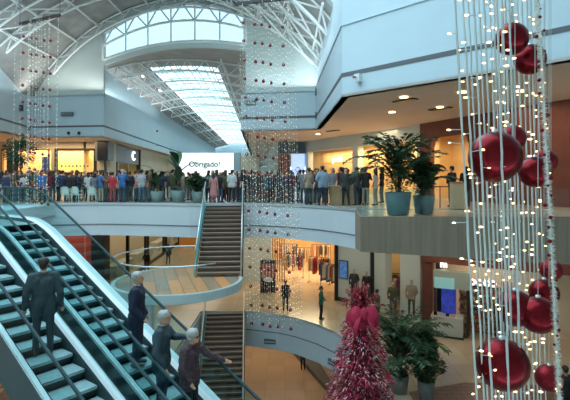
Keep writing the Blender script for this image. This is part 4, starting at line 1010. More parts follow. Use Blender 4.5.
def potted(name, label, cat, x, y, z, H, pw, ph, pm, kind, seed, spread=1.):
    r = random.Random(seed); t = thing(name, label, cat, (x, y, z), None)
    pt_ = MB().lathe([(0, 0), (pw * .72, 0), (pw * .78, .02), (pw, ph), (pw * .9, ph), (pw * .88, ph - .08)], (x, y, z), 24).build('pot', pm, t)
    MB().lathe([(0, ph - .07), (pw * .9, ph - .08)], (x, y, z), 20).build('soil', M['soil'], pt_)
    b = MB(); st = MB()
    if kind == 'palm':
        for k in range(46):
            az = r.uniform(0, 2 * PI); hb = z + ph + r.uniform(0, .55) * (H - ph); rad = r.uniform(0, .12)
            base = (x + rad * math.cos(az), y + rad * math.sin(az), hb)
            frond(b, base, az, r.uniform(.75, 1.45), (H - (hb - z)) * r.uniform(.75, 1.15) * spread + .25, r, 15, .36 * spread, .042, r.uniform(.7, 1.5), k % 2)
        for k in range(900):
            u = r.random(); a = r.uniform(0, 2 * PI); rad_ = spread * (.16 + .34 * math.sin(PI * min(1, u + .1))) * math.sqrt(r.random())
            leaflet(b, Vector((x + rad_ * math.cos(a), y + rad_ * math.sin(a), z + ph + u * (H - ph) * .75)), Vector((math.cos(a), math.sin(a), r.uniform(-.3, .9))), r.uniform(.14, .28), r.uniform(.018, .03), k % 2)
        for k in range(7):
            az = r.uniform(0, 2 * PI); st.tube([(x + .06 * math.cos(az), y + .06 * math.sin(az), z + ph - .05), (x + .14 * math.cos(az), y + .14 * math.sin(az), z + ph + (H - ph) * r.uniform(.4, .6))], [.025, .015], 6)
    elif kind == 'bush':
        for k in range(5):
            az = r.uniform(0, 2 * PI); st.tube([(x, y, z + ph - .05), (x + .2 * spread * math.cos(az), y + .2 * spread * math.sin(az), z + H * .8)], [.02, .01], 5)
        for k in range(2600):
            u = r.random()**.8; a = r.uniform(0, 2 * PI); rad = spread * .62 * math.sin(PI * min(1, .18 + u * .8)) * math.sqrt(r.random()) * (1 + .3 * math.sin(a * 3 + u * 9))
            p = Vector((x + rad * math.cos(a), y + rad * math.sin(a), z + ph + u * (H - ph)))
            leaflet(b, p, Vector((math.cos(a + r.gauss(0, .5)), math.sin(a + r.gauss(0, .5)), r.uniform(-.2, .9))), r.uniform(.10, .2), r.uniform(.02, .035), k % 2)
    elif kind == 'banana':
        st.tube([(x, y, z + ph - .1), (x + .05, y, z + H * .6)], [.06, .04], 8)
        for k in range(8):
            az = r.uniform(0, 2 * PI); e = r.uniform(.6, 1.35); L_ = H * .5; p = Vector((x, y, z + H * .35 + k * .06 * H)); pts = []; 
            for q in range(7): pts.append(p.copy()); p += Vector((math.cos(az) * math.cos(e), math.sin(az) * math.cos(e), math.sin(e))) * L_ / 6; e -= .2
            sd = Vector((-math.sin(az), math.cos(az), 0)); ws = [.02, .1, .17, .18, .15, .1, .01]
            vs = [q - sd * w_ for q, w_ in zip(pts, ws)] + [q + Vector((0, 0, -.02)) for q in pts] + [q + sd * w_ for q, w_ in zip(pts, ws)]
            b.add(vs, [(i, i + 1, 8 + i, 7 + i) for i in range(6)] + [(7 + i, 8 + i, 15 + i, 14 + i) for i in range(6)], k % 2, True)
    elif kind == 'tree':
        st.tube([(x, y, z + ph - .05), (x + .05, y, z + H * .5), (x, y, z + H * .8)], [.05, .035, .02], 8)
        for k in range(7):
            az = r.uniform(0, 2 * PI); st.tube([(x + .03, y, z + H * (.5 + .04 * k)), (x + .7 * math.cos(az) * spread, y + .7 * math.sin(az) * spread, z + H * (.72 + .03 * k))], [.02, .008], 5)
        for k in range(700):
            v = Vector((r.gauss(0, 1), r.gauss(0, 1), r.gauss(0, 1))).normalized() * r.random()**.5
            p = Vector((x, y, z + H * .8)) + Vector((v.x * spread * 1.1, v.y * spread, v.z * H * .22)); leaflet(b, p, v + Vector((0, 0, .2)), r.uniform(.14, .26), .05, k % 2)
    b.build('foliage', [M['leaf'], M['leaf2']], t); st.build('stem', M['stem'], t)
    return t
def at(px, py_base, z):
    d = F * z / (178 - py_base); return (px - 285) / F * d, d
x, y = P(398, 0, 14.7)[:2]; potted('potted_palm', 'tallest bushy palm in a teal planter on the concrete gallery', 'potted plant', x, y, Z2, 2.85, .43, .74, M['teal_pot'], 'palm', 1, .95)
x, y = P(424, 0, 15.2)[:2]; potted('potted_palm', 'slimmer palm in a teal planter, right of the tallest palm on the gallery', 'potted plant', x, y, Z2, 2.2, .37, .62, M['teal_pot'], 'palm', 2, .62)
x, y = at(399, 392, Z1); potted('potted_palm', 'wide dark palm in grey pot on the middle floor beside the pink tree', 'potted plant', x, y, Z1, 2.75, .33, .6, M['potd'], 'palm', 3, 1.1)
x, y = at(426, 399, Z1); potted('potted_shrub', 'smaller leafy shrub in grey pot right of the wide dark palm on the middle floor', 'potted plant', x, y, Z1, 2.1, .28, .62, M['potd'], 'bush', 4, .72)
x, y = P(157, 0, 22.3)[:2]; potted('potted_palm', 'left palm of three in grey green pots on the left upper gallery', 'potted plant', x, y, Z2, 1.8, .33, .55, M['pot'], 'banana', 5)
x, y = P(178, 0, 22.2)[:2]; potted('potted_banana_plant', 'tall broad-leaved plant in the middle pot of three on the left upper gallery', 'potted plant', x, y, Z2, 2.7, .36, .58, M['pot'], 'banana', 6)
x, y = P(198, 0, 21.7)[:2]; potted('potted_palm', 'bushy plant in the right pot of three beside the upper stairs', 'potted plant', x, y, Z2, 1.5, .34, .55, M['pot'], 'palm', 8, .5)
x, y = P(20, 0, 24)[:2]; potted('potted_tree', 'thin potted tree with round crown at far left of the upper gallery', 'potted plant', x, y, Z2, 3.3, .35, .6, M['pot'], 'tree', 9, .75)

# ============================================================ PINK TREE
r = random.Random(21); tb = P(361, 0, 12); HT = 9.7; TZ = P(0, 305, 12).z
t = thing('christmas_tree', 'tall pink and red flocked christmas tree topped with a big pink bow', 'christmas tree', (tb.x, 12, Z0))
MB().tube([(tb.x, 12, Z0), (tb.x, 12, TZ)], [.16, .03], 8).build('trunk', M['stem'], t)
b = MB()
def rad(z): return .30 + (TZ - z) * .235
for k in range(15000):
    u = r.random()**.75; z = TZ - u * 5.2; a = r.uniform(0, 2 * PI); rr = rad(z) * r.uniform(.55, 1.0)
    lump = 1 + .12 * math.sin(z * 9 + a * 2)
    p = Vector((tb.x + rr * lump * math.cos(a), 12 + rr * lump * math.sin(a), z)); d_ = Vector((math.cos(a + r.gauss(0, .5)), math.sin(a + r.gauss(0, .5)), r.uniform(-.5, .35)))
    mi = r.choices((0, 1, 2), (.20, .42, .38))[0]; leaflet(b, p, d_, r.uniform(.07, .16), .017, mi)
for k in range(1500):
    u = r.random(); z = TZ - 5.2 - u * 4.3; a = r.uniform(0, 2 * PI); rr = rad(z) * r.uniform(.7, 1); p = Vector((tb.x + rr * math.cos(a), 12 + rr * math.sin(a), z)); leaflet(b, p, Vector((math.cos(a), math.sin(a), -.2)), .5, .12, 1)
core = MB()
b.lathe([(.02, TZ - Z0), (rad(TZ - 5) * .7, TZ - 5 - Z0), (rad(Z0 + .5) * .8, .6)], (tb.x, 12, Z0), 20, 2)
fo = b.build('foliage', [M['flock'], M['pinkn'], M['darkn']], t); fo['kind'] = 'stuff'
for k in range(48):
    z = TZ - .25 - 3.0 * r.random()**.8; a = r.uniform(-PI, 0) if k % 3 else r.uniform(0, PI); rr = rad(z) * 1.0; c = (tb.x + rr * math.cos(a), 12 + rr * math.sin(a), z)
    MB().sphere(c, r.uniform(.04, .06), 12, 8).build('bauble', M['greenn'] if k % 6 == 0 else (M['smallred'] if k % 2 else M['pink']), t)
# star burst of dark red sprays above the bow
b = MB()
for k in range(80):
    a = r.uniform(0, 2 * PI); e = r.uniform(.0, 1.5); L_ = r.uniform(.3, .62); p0 = Vector((tb.x, 12, TZ + .05)); d_ = Vector((math.cos(a) * math.cos(e), math.sin(a) * math.cos(e), math.sin(e)))
    b.tube([p0, p0 + d_ * L_], [.008, .004], 4, 0)
    for q in range(8):
        u = .35 + .65 * q / 8; leaflet(b, p0 + d_ * L_ * u, d_ + Vector((r.gauss(0, .7), r.gauss(0, .7), r.gauss(0, .7))), .10, .022, r.choice((0, 1)))
b.build('topper_sprays', [mat('deep_red_spray', (.25, .012, .02), .5), mat('red_spray', (.42, .03, .05), .5)], t)
bow = MB()
for (dx, dy, dz, sx, sy, sz) in ((-.17, -.27, -.14, .19, .15, .27), (.20, -.30, -.12, .20, .16, .28), (.02, -.36, -.05, .12, .12, .16), (-.30, -.08, -.26, .12, .13, .22), (.34, -.05, -.24, .12, .13, .24), (0, .25, -.1, .24, .16, .26), (-.02, -.3, -.36, .13, .1, .16)):
    c = (tb.x + dx, 12 + dy, TZ - .08 + dz); bow.sphere(c, 1, 18, 12, 0, (sx, sy, sz))
for s_ in (-1, 1):
    p = [Vector((tb.x + s_ * .1, 12 - .36, TZ - .15)), Vector((tb.x + s_ * .2, 12 - .5, TZ - .4)), Vector((tb.x + s_ * .27, 12 - .52, TZ - .75))]
    bow.tube(p, [.06, .08, .07], 8, 0, True, True, .3)
bow.build('bow', M['pink'], t)
# misc on the galleries
t = thing('counter', 'plain tan wooden counter on the upper gallery in front of the pochi shop', 'counter', (2.65, 19.9, Z2))
MB().box((2.6, 19.9, -.78), (1.15, .55, .82)).build('cabinet', M['wood'], t); MB().box((2.6, 19.9, -.35), (1.22, .62, .05)).build('top', mat('tan_top', (.5, .36, .2), .5), t)
p = P(457, 0, 17.5); t = thing('bin', 'narrow tan cabinet beside the two dark-clothed staff on the right gallery', 'cabinet', (p.x, p.y, Z2))
MB().box((p.x, p.y, -.7), (.42, .42, .98)).build('cabinet', mat('tan_cabinet', (.52, .40, .24), .5), t); MB().box((p.x, p.y, -.18), (.46, .46, .05)).build('lid', M['wood'], t)
p = P(440, 0, 18.2); t = thing('handrail_barrier', 'low dark barrier left of the tan cabinet on the right gallery', 'barrier', (p.x, p.y, Z2))
for q in (-.55, 0, .55): MB().tube([(p.x + q, p.y, Z2), (p.x + q, p.y, Z2 + .85)], .02).build('post', M['dkmetal'], t)
MB().tube([(p.x - .55, p.y, Z2 + .85), (p.x + .55, p.y, Z2 + .85)], .025).build('top_rail', M['dkmetal'], t)
# white plastic chairs behind the left rail
def chair(x, y, rz, label, first=None):
    if first is None:
        t = thing('plastic_chair', label, 'chair', (0, 0, 0), 'pale chairs behind the left rail')
        b = MB(); b.box((0, 0, .44), (.46, .44, .04)); b.build('seat', M['chairm'], t)
        b = MB(); b.tube([(-.22, .22, .46), (-.21, .27, .8), (-.12, .29, .9), (.12, .29, .9), (.21, .27, .8), (.22, .22, .46)], .02, 6)
        b.hexa([(-.19, .22, .5), (.19, .22, .5), (.19, .25, .5), (-.19, .25, .5), (-.15, .27, .87), (.15, .27, .87), (.15, .3, .87), (-.15, .3, .87)]); b.build('backrest', M['chairm'], t)
        for sx in (-1, 1):
            for sy in (-1, 1): MB().tube([(sx * .2, sy * .19, .43), (sx * .24, sy * .23, 0)], .018, 6).build('leg', M['chairm'], t)
            MB().tube([(sx * .23, -.2, .43), (sx * .25, -.18, .66), (sx * .25, .24, .66)], .018, 6).build('armrest', M['chairm'], t)
    else: t = copy_tree(first); t['label'] = label
    t.location = (x, y, Z2); t.rotation_euler = (0, 0, rz); t.scale = (.85, .85, .85); return t
c1 = chair(*P(66.5, 0, 22.35)[:2], PI + .1, 'leftmost of three pale plastic chairs seen from behind at the left rail')
chair(*P(77.5, 0, 22.35)[:2], PI - .15, 'middle of three pale plastic chairs seen from behind at the left rail', c1)
chair(*P(92.5, 0, 22.3)[:2], PI + .2, 'rightmost of three pale plastic chairs seen from behind at the left rail', c1)
# ============================================================ PEOPLE
def capsule_mesh(b, p0, r0, p1, r1, n=10):
    p0, p1 = Vector(p0), Vector(p1); d = p1 - p0; L_ = max(d.length, 1e-5); d = d / L_ if d.length > 1e-5 else Vector((0, 0, 1))
    pts = []; rs = []
    for k in range(1, 5): a = PI / 2 * k / 4; pts.append(p0 - d * r0 * math.cos(a)); rs.append(r0 * math.sin(a))
    for k in range(0, 4): a = PI / 2 * k / 4; pts.append(p1 + d * (r1 * math.sin(a) + 1e-4)); rs.append(r1 * math.cos(a))
    pts.append(p1 + d * r1 * 1.0001); rs.append(r1 * .05); pts.insert(0, p0 - d * r0); rs.insert(0, r0 * .05)
    b.tube(pts, rs, n)
def fuse(name, prims, voxel, mats, parent=None, smooth=4, wrinkle=0.):
    """fuse tapered limbs into one continuous skin; each face takes the cloth of the nearest limb"""
    b = MB()
    for q in prims: capsule_mesh(b, q[0], q[1], q[2], q[3])
    me = bpy.data.meshes.new('tmp'); me.from_pydata(b.v, [], b.f); o = bpy.data.objects.new('tmp', me); COL.objects.link(o)
    md = o.modifiers.new('r', 'REMESH'); md.mode = 'VOXEL'; md.voxel_size = voxel; md.use_smooth_shade = True
    sm = o.modifiers.new('s', 'SMOOTH'); sm.factor = .5; sm.iterations = smooth
    if wrinkle:
        tx = bpy.data.textures.new('wr', 'CLOUDS'); tx.noise_scale = .07; dm = o.modifiers.new('d', 'DISPLACE'); dm.texture = tx; dm.strength = wrinkle; dm.mid_level = .5
    dg = bpy.context.evaluated_depsgraph_get(); dg.update(); nm = bpy.data.meshes.new_from_object(o.evaluated_get(dg)); bpy.data.objects.remove(o)
    nm.name = name; nm.materials.clear()
    for m_ in mats: nm.materials.append(m_)
    if len(mats) > 1:
        segs_ = [(Vector(q[0]), q[1], Vector(q[2]), q[3], q[4]) for q in prims]; mi = []
        for f in nm.polygons:
            c = f.center; best = 1e9; bi = 0
            for (a, ra, e, rb, m_) in segs_:
                d = e - a; l2 = d.length_squared; t = 0 if l2 < 1e-9 else max(0, min(1, (c - a).dot(d) / l2)); v = (c - a - d * t).length - (ra + (rb - ra) * t)
                if v < best: best = v; bi = m_
            mi.append(bi)
        nm.polygons.foreach_set('material_index', mi)
    nm.polygons.foreach_set('use_smooth', [True] * len(nm.polygons))
    ob = bpy.data.objects.new(name, nm); COL.objects.link(ob); ob.parent = parent
    return ob
V = Vector
def J(**kw):
    j = dict(head=V((0, -.02, 1.62)), neck=V((0, 0, 1.47)), chest=V((0, 0, 1.28)), waist=V((0, 0, 1.06)), pel=V((0, 0, .94)),
             shl=V((.185, .0, 1.41)), shr=V((-.185, .0, 1.41)), ell=V((.235, .03, 1.13)), elr=V((-.235, .03, 1.13)), wrl=V((.245, -.05, .88)), wrr=V((-.245, -.05, .88)),
             hpl=V((.09, 0, .90)), hpr=V((-.09, 0, .90)), knl=V((.105, -.02, .49)), knr=V((-.105, -.02, .49)), anl=V((.11, .02, .075)), anr=V((-.11, .02, .075)))
    j.update({k: V(v) for k, v in kw.items()}); return j
def prims(j, f=1., skirt=0, jack=.86, fingers=False, sleeve=1, shirt=True):
    q = []
    for s_ in (-1, 1):
        o = V((s_ * .085 * f, 0, 0)); q.append((j['chest'] + o + V((0, 0, .04)), .105 * f, j['waist'] + o * .75, .088 * f, 1)); q.append((j['waist'] + o * .75, .088 * f, j['pel'] + o, .105 * f, 1))
        if jack < .9: q.append((j['pel'] + o * 1.05, .108 * f, V((j['pel'].x + o.x * 1.1, j['pel'].y, jack)), .10 * f, 1))
    q.append((j['chest'], .115 * f, j['pel'], .11 * f, 1))
    for k, s_ in (('l', 1), ('r', -1)):
        sh, el, wr, hp, kn, an = (j[n + k] for n in ('sh', 'el', 'wr', 'hp', 'kn', 'an'))
        q.append((j['neck'] - V((0, 0, .04)), .06, sh, .062 * f, 1)); q.append((sh, .062 * f, el, .048 * f, 1)); q.append((sh, .06 * f, j['chest'] + V((s_ * .09, 0, 0)), .09 * f, 1))
        q.append((el, .047 * f, wr, .034 if sleeve else .03, 1 if sleeve else 0))
        hd = (wr - el).normalized(); pm = wr + hd * .075
        q.append((wr, .030, pm, .030, 0))
        if not fingers: q.append((pm, .026, pm + hd * .07 + V((0, 0, 0)), .016, 0)); q.append((wr + hd * .03, .014, wr + hd * .07 + V((-s_ * .035, -.02, 0)), .012, 0))
        else:
            sd = hd.cross(V((0, 1, 0))).normalized() if fingers is True else hd.cross(fingers).normalized(); cu = hd.cross(sd)
            for i, (a, l) in enumerate(((-.026, .066), (-.009, .076), (.009, .072), (.025, .056))):
                k0 = pm + sd * a; k1 = k0 + hd * l * .55 + cu * .006; k2 = k1 + hd * l * .35 + cu * .022; q.append((k0 - hd * .03, .0105, k1, .0095, 0)); q.append((k1, .0095, k2, .008, 0))
            q.append((wr + hd * .02, .014, wr + hd * .055 - sd * .042 + cu * .012, .011, 0)); q.append((wr + hd * .055 - sd * .042 + cu * .012, .011, wr + hd * .085 - sd * .046 + cu * .025, .009, 0))
        q.append((hp, .092 * f, kn, .064 * f, 2)); q.append((kn, .066 * f, an + V((0, 0, .02)), .052, 2))
        fd = j.get('foot', V((0, -.15, -.03))); q.append((an + V((0, .03, -.02)), .045, an + fd, .036, 3))
    if skirt: q += [(j['pel'], .13, V((0, 0, skirt)), .20, 2), (j['pel'] + V((.07, 0, 0)), .11, V((.10, 0, skirt)), .14, 2), (j['pel'] + V((-.07, 0, 0)), .11, V((-.10, 0, skirt)), .14, 2)]
    h = j['head']; fd = j.get('face', V((0, -1, 0))); sd = fd.cross(V((0, 0, 1))).normalized()
    q += [(j['neck'] - V((0, 0, .02)), .056, h - V((0, 0, .06)) - fd * .015, .052, 0), (h + V((0, 0, .035)) - fd * .012, .088, h - V((0, 0, .055)) + fd * .028, .060, 0), (h + V((0, 0, .02)) - fd * .03, .085, h + V((0, 0, .03)) + fd * .02, .08, 0),
          (h + fd * .092 + V((0, 0, .0)), .010, h + fd * .108 + V((0, 0, -.022)), .013, 0), (h + sd * .083 + V((0, 0, .012)), .013, h + sd * .086 + V((0, 0, -.02)), .010, 0), (h - sd * .083 + V((0, 0, .012)), .013, h - sd * .086 + V((0, 0, -.02)), .010, 0)]
    if fingers: q += [(h + fd * .084 + V((0, 0, -.05)) - sd * .018, .008, h + fd * .084 + V((0, 0, -.05)) + sd * .018, .008, 0), (h + fd * .078 + V((0, 0, -.082)), .02, h + fd * .078 + V((0, 0, -.082)), .02, 0)]
    return q
def hair_prims(j, long=0., vol=1.):
    h = j['head']; fd = j.get('face', V((0, -1, 0))); sd = fd.cross(V((0, 0, 1))).normalized()
    q = [(h + V((0, 0, .055)) - fd * .035, .084 * vol, h + V((0, 0, .07)) + fd * .012, .070 * vol, 0), (h + V((0, 0, .02)) - fd * .045, .085 * vol, h + V((0, 0, -.02)) - fd * .05, .066 * vol, 0),
         (h + V((0, 0, .06)) + sd * .03, .07 * vol, h + V((0, 0, .06)) - sd * .03, .07 * vol, 0)]
    if long: q += [(h - fd * .05, .085, h - fd * .07 - V((0, 0, long)), .06, 0), (h - fd * .03 + sd * .04, .06, h - fd * .03 + sd * .07 - V((0, 0, long * .8)), .035, 0), (h - fd * .03 - sd * .04, .06, h - fd * .03 - sd * .07 - V((0, 0, long * .8)), .035, 0)]
    return q
skins = [mat('skin_%d' % i, c, .55) for i, c in enumerate(((.58, .30, .19), (.42, .20, .12), (.22, .10, .06), (.66, .38, .26)))]
hairs = [mat('hair_%s' % n, c, .6) for n, c in (('black', (.015, .012, .01)), ('brown', (.06, .03, .018)), ('grey', (.38, .38, .36)), ('blond', (.34, .22, .10)))]
cl = {n: mat('cloth_' + n.replace(' ', '_'), tuple(v * .74 for v in c), .85) for n, c in {
    'white': (.62, .64, .64), 'black': (.018, .018, .02), 'navy': (.025, .04, .09), 'grey': (.20, .21, .22), 'red': (.50, .03, .04), 'light blue': (.30, .45, .58), 'blue': (.05, .16, .40), 'beige': (.48, .38, .27),
    'olive': (.12, .13, .06), 'teal': (.03, .22, .21), 'maroon': (.17, .02, .035), 'pink': (.55, .24, .24), 'brown': (.14, .08, .05), 'pale grey': (.42, .44, .45), 'denim': (.07, .12, .20), 'green': (.03, .17, .10), 'orange': (.55, .20, .06), 'charcoal': (.05, .055, .06)}.items()}
# --- crowd prototypes
protos = []
def proto(j, hair=(0, 1), **kw):
    b = fuse('person', prims(j, **kw), .03, [skins[0], cl['grey'], cl['denim'], cl['black']], None, 3)
    h = fuse('hair', hair_prims(j, *hair), .028, [hairs[0]], b, 1)
    for k in range(4): b.material_slots[k].link = 'OBJECT'
    h.material_slots[0].link = 'OBJECT'; protos.append(b); return b
WL = dict(wrl=(.06, -.22, 1.02), ell=(.25, -.03, 1.12), wrr=(-.06, -.22, 1.02), elr=(-.25, -.03, 1.12))
proto(J(), sleeve=0)
proto(J(ell=(.25, -.1, 1.16), elr=(-.25, -.1, 1.16), wrl=(.09, -.3, 1.40), wrr=(-.09, -.3, 1.40)), sleeve=0)      # holding a phone up
proto(J(**WL), sleeve=1)                                                                                     # hands together
proto(J(elr=(-.26, .0, 1.13), wrr=(-.14, -.24, 1.22), anl=(.14, .03, .075)), hair=(.16, 1), sleeve=0, f=.9)
proto(J(ell=(.24, .05, 1.13), wrl=(.2, -.1, .95)), hair=(.2, 1), sleeve=0, f=.88, skirt=.45)
proto(J(elr=(-.28, -.02, 1.55), wrr=(-.2, -.12, 1.78)), sleeve=0, f=1.0)                                      # one arm up filming
proto(J(ell=(.3, .08, 1.15), wrl=(.14, -.03, .98), anl=(.15, .0, .075), anr=(-.13, .02, .075)), sleeve=1, f=1.08)
NP = len(protos); usedp = [False] * NP
pose_txt = ['with arms down', 'holding something up in both hands', 'with hands together in front', 'with long hair and one bent arm', 'with long hair in a skirt', 'with one arm raised', 'with one hand at the hip']
rp = random.Random(77); seen = {}
def person(x, y, z, rz, pi, top, bot, hair, skin, h, label, group=None, shoe='black'):
    if usedp[pi]: o = copy_tree(protos[pi])
    else: o = protos[pi]; usedp[pi] = True
    o.location = (x, y, z); o.rotation_euler = (0, 0, rz); h *= .89 if (z == Z2 and x < .8) else .96
    o.scale = (h / 1.72,) * 3
    o.material_slots[0].material = skins[skin]; o.material_slots[1].material = cl[top]; o.material_slots[2].material = cl[bot]; o.material_slots[3].material = cl[shoe]
    o.children[0].material_slots[0].material = hairs[hair]
    if 'group' in o: del o['group']
    tag(o, label, 'person', group); return o
# segments of the crowd: px range, near depth, landmark
segs_c = [(0, 20, 21.6, 'at far left rail', 1.0), (20, 52, 22.3, 'behind left hanging lights', 1.), (52, 72, 23.0, 'left of the pale chairs', .9), (72, 104, 23.0, 'behind the pale chairs', .9), (104, 130, 22.3, 'below the grey canopy', .9), (130, 152, 22.3, 'left of three potted plants', .9),
          (152, 202, 23.2, 'behind three potted plants', .95), (205, 240, 22.2, 'below the big white screen', .95), (240, 272, 21.9, 'behind central lights, left half', .9), (272, 300, 21.6, 'behind central lights, right half', .9),
          (300, 318, 21.3, 'under the blue lit shop screen', 1.0), (318, 345, 20.4, 'in front of the pochi shop', 1.2), (345, 384, 19.5, 'between pochi shop and palm', 1.1)]
pal = ['white', 'black', 'navy', 'grey', 'charcoal', 'beige', 'teal', 'maroon', 'pink', 'brown', 'brown', 'blue', 'olive', 'black', 'black', 'navy', 'charcoal', 'black', 'charcoal']
botp = ['black', 'denim', 'charcoal', 'beige', 'navy', 'grey', 'black', 'black', 'denim']
hn = ['black', 'brown', 'grey', 'blond']; rowt = ['front row', 'second row', 'third row', 'back row']
occupied = []
def free(x, y, r_=.36): return all((x - a)**2 + (y - b)**2 > r_ * r_ for a, b in occupied)
def put(x, y, *a, **k): occupied.append((x, y)); return person(x, y, *a, **k)
# fixed individuals
fx = [(112.5, 22.0, 0, 'red', 'red', 0, 0, 1.66, 'person all in red standing at the left rail right of the pale chairs', PI), (101, 22.3, 2, 'blue', 'beige', 0, 0, 1.72, 'person in blue shirt and beige trousers just left of the person in red', 2.8),
      (141.5, 22.2, 0, 'pale grey', 'denim', 0, 1, 1.80, 'broad person in pale grey shirt and jeans left of the potted plants', PI), (232, 22.0, 0, 'white', 'black', 0, 1, 1.78, 'person in white shirt and black trousers below the right end of the white screen', PI),
      (213.5, 21.6, 4, 'pink', 'pink', 1, 0, 1.62, 'person in a pink dress at the head of the stairs', PI), (322.5, 19.4, 6, 'light blue', 'navy', 0, 0, 1.78, 'person in light blue shirt and dark jeans at the rail below the pochi letters', PI + .2),
      (341, 20.9, 6, 'maroon', 'black', 0, 1, 1.76, 'person in maroon shirt behind the tan counter', PI), (333, 20.6, 2, 'brown', 'black', 0, 1, 1.62, 'person in brown shirt between the light blue and maroon shirts', PI - .4),
      (309, 19.9, 2, 'beige', 'charcoal', 0, 0, 1.70, 'person in beige shirt and dark trousers by the rail left of the light blue shirt', PI + .5), (357, 19.6, 2, 'charcoal', 'navy', 0, 1, 1.72, 'person in charcoal top with dark jeans right of the tan counter', PI + .6),
      (363, 20.3, 0, 'grey', 'black', 1, 0, 1.72, 'person in grey shirt close behind the charcoal top', PI), (375.5, 19.6, 3, 'white', 'beige', 0, 1, 1.64, 'person in white top and beige trousers left of the tallest palm', PI + .9),
      (452, 18.6, 2, 'black', 'black', 0, 0, 1.74, 'person in black bending slightly left of the tan cabinet on the right gallery', PI + .5), (466, 18.3, 3, 'black', 'black', 0, 1, 1.72, 'long haired person in black with white badge right of the tan cabinet', PI - .3),
      (88.5, 23.1, 3, 'white', 'black', 0, 0, 1.66, 'long haired person in white top between the pale chairs', PI), (121.5, 22.5, 0, 'white', 'charcoal', 1, 0, 1.68, 'person in white shirt right of the person in red', PI), (62.5, 22.9, 6, 'navy', 'black', 0, 1, 1.76, 'person in navy jacket left of the leftmost pale chair', PI)]
for (px, d, pi, top, bot, hr, sk, h, lab, rz) in fx:
    q = P(px, 0, d); put(q.x, q.y, Z2, rz, pi, top, bot, hr, sk, h, lab)
nper = {0: 7, 1: 17, 2: 9, 3: 19, 4: 15, 5: 12, 6: 21, 7: 16, 8: 18, 9: 14, 10: 9, 11: 6, 12: 5}
for si, (a, b_, d0, lm, sp) in enumerate(segs_c):
    cnt = 0; tries = 0; total = nper[si]
    while cnt < total and tries < 900:
        tries += 1; row = min(3, cnt * 4 // total); d = d0 + row * .95 * sp + rp.uniform(-.2, .25); px = rp.uniform(a, b_); q = P(px, 0, d)
        if not free(q.x, q.y): continue
        pi = rp.choices(range(NP), (5, 2, 3, 3, 1.2, .7, 3))[0]; top = rp.choice(pal); bot = rp.choice(botp); hr = rp.choices(range(4), (6, 4, 1, 1))[0]
        if pi == 4: bot = rp.choice(['black', 'beige', 'maroon', 'grey'])
        key = (si, row, top, bot, pi)
        if key in seen: continue
        seen[key] = 1
        turned = rp.random(); rz = PI + rp.gauss(0, .5) if turned < .72 else rp.uniform(-1.2, 1.2); fc = 'seen from behind' if turned < .72 else 'facing the camera side'
        lab = '%s-haired person in %s top and %s %s %s %s' % (hn[hr], top.replace(' ', '-'), bot, 'skirt' if pi == 4 else 'trousers', rowt[row], lm)
        put(q.x, q.y, Z2, rz, pi, top, bot, hr, rp.choice((0, 0, 1, 1, 2, 3)), rp.uniform(1.6, 1.82), lab); cnt += 1
for o in bpy.data.objects:    # make repeated labels of the crowd singular by pose
    pass
lbl = {}
for o in [o for o in bpy.data.objects if o.get('category') == 'person']:
    lbl.setdefault(o['label'], []).append(o)
for k, L_ in lbl.items():
    if len(L_) > 1:
        L_.sort(key=lambda o: o.location.x / o.location.y)
        wd = ['leftmost', 'next', 'third', 'fourth']
        for i, o in enumerate(L_): o['label'] = wd[i] + ' ' + k
# middle level walkers
def at1(px, py): d = F * Z1 / (178 - py); return (px - 285) / F * d, d
person(8.1, 13.0, Z1, PI, 2, 'black', 'black', 0, 1, 1.72, 'person in black low behind the bottom end of the berry garland')
for (px, py, pi, top, bot, h, lab, rz) in ((321, 319.5, 2, 'green', 'black', 1.72, 'person in green shirt and black trousers walking behind the curved lower rail', 1.2), (285.5, 311, 0, 'black', 'black', 1.7, 'person in black beside the advertising totem', PI),
        (377, 323, 0, 'olive', 'charcoal', 1.7, 'person in olive top walking between the pink tree and the clothes shops', 2.0), (500, 338, 0, 'charcoal', 'black', 1.7, 'person in charcoal behind the hanging cords near the goods shelves', 2.4)):
    x, y = at1(px, py); person(x, y, Z1, rz, pi, top, bot, 0, 1, h, lab)
x, y = (303 - 285) / F * 30.5, 30.5
person(x, y, Z0 + .3 if False else Z0, PI, 0, 'charcoal', 'black', 0, 1, 1.7, 'person in dark clothes on the ground floor beside the low platform')
for (x, y, lab) in ((-10.3, 33.5, 'person in black walking past the nearest middle corridor window'), (-9.6, 37, 'person in dark coat further along the middle corridor')): person(x, y, Z1, PI, 6, 'black', 'charcoal', 0, 0, 1.72, lab)
# mannequins
mp = fuse('mannequin', prims(J(ell=(.27, .05, 1.15), wrl=(.15, -.05, .98), elr=(-.26, .03, 1.14), wrr=(-.24, -.08, .9))), .03, [M['mann'], cl['beige'], cl['olive'], M['mann']], None, 3)
for k in range(4): mp.material_slots[k].link = 'OBJECT'
first = True
for (px, dd_, top, bot, lab, zz) in ((411.5, 21.3, 'beige', 'olive', 'mannequin in beige jacket and olive trousers on a plinth by the cream wall', .55), (393, 22.4, 'olive', 'grey', 'mannequin in olive jacket left of the beige jacketed mannequin', .2),
                                    (354, 24.7, 'charcoal', 'black', 'dark clothed mannequin right of the blue poster', .38), (367, 24.1, 'black', 'charcoal', 'dark clothed mannequin beside the pillar right of the blue poster', .38)):
    x, y = (px - 285) / F * dd_, dd_ + .3
    o = mp if first else mp.copy()
    if not first: COL.objects.link(o)
    first = False; o.location = (x, y - .3, Z1 + zz); o.rotation_euler = (0, 0, -.4); tag(o, lab, 'mannequin')
    for k, m_ in enumerate((M['mann'], cl[top], cl[bot], M['mann'])): o.material_slots[k].material = m_
    pl_ = MB().box((x, y - .3, Z1 + zz / 2), (.62, .62, zz)).build('plinth', M['kioskw']); tag(pl_, 'square pale plinth under the ' + lab.split(' on ')[0].split(' left ')[0], 'plinth')
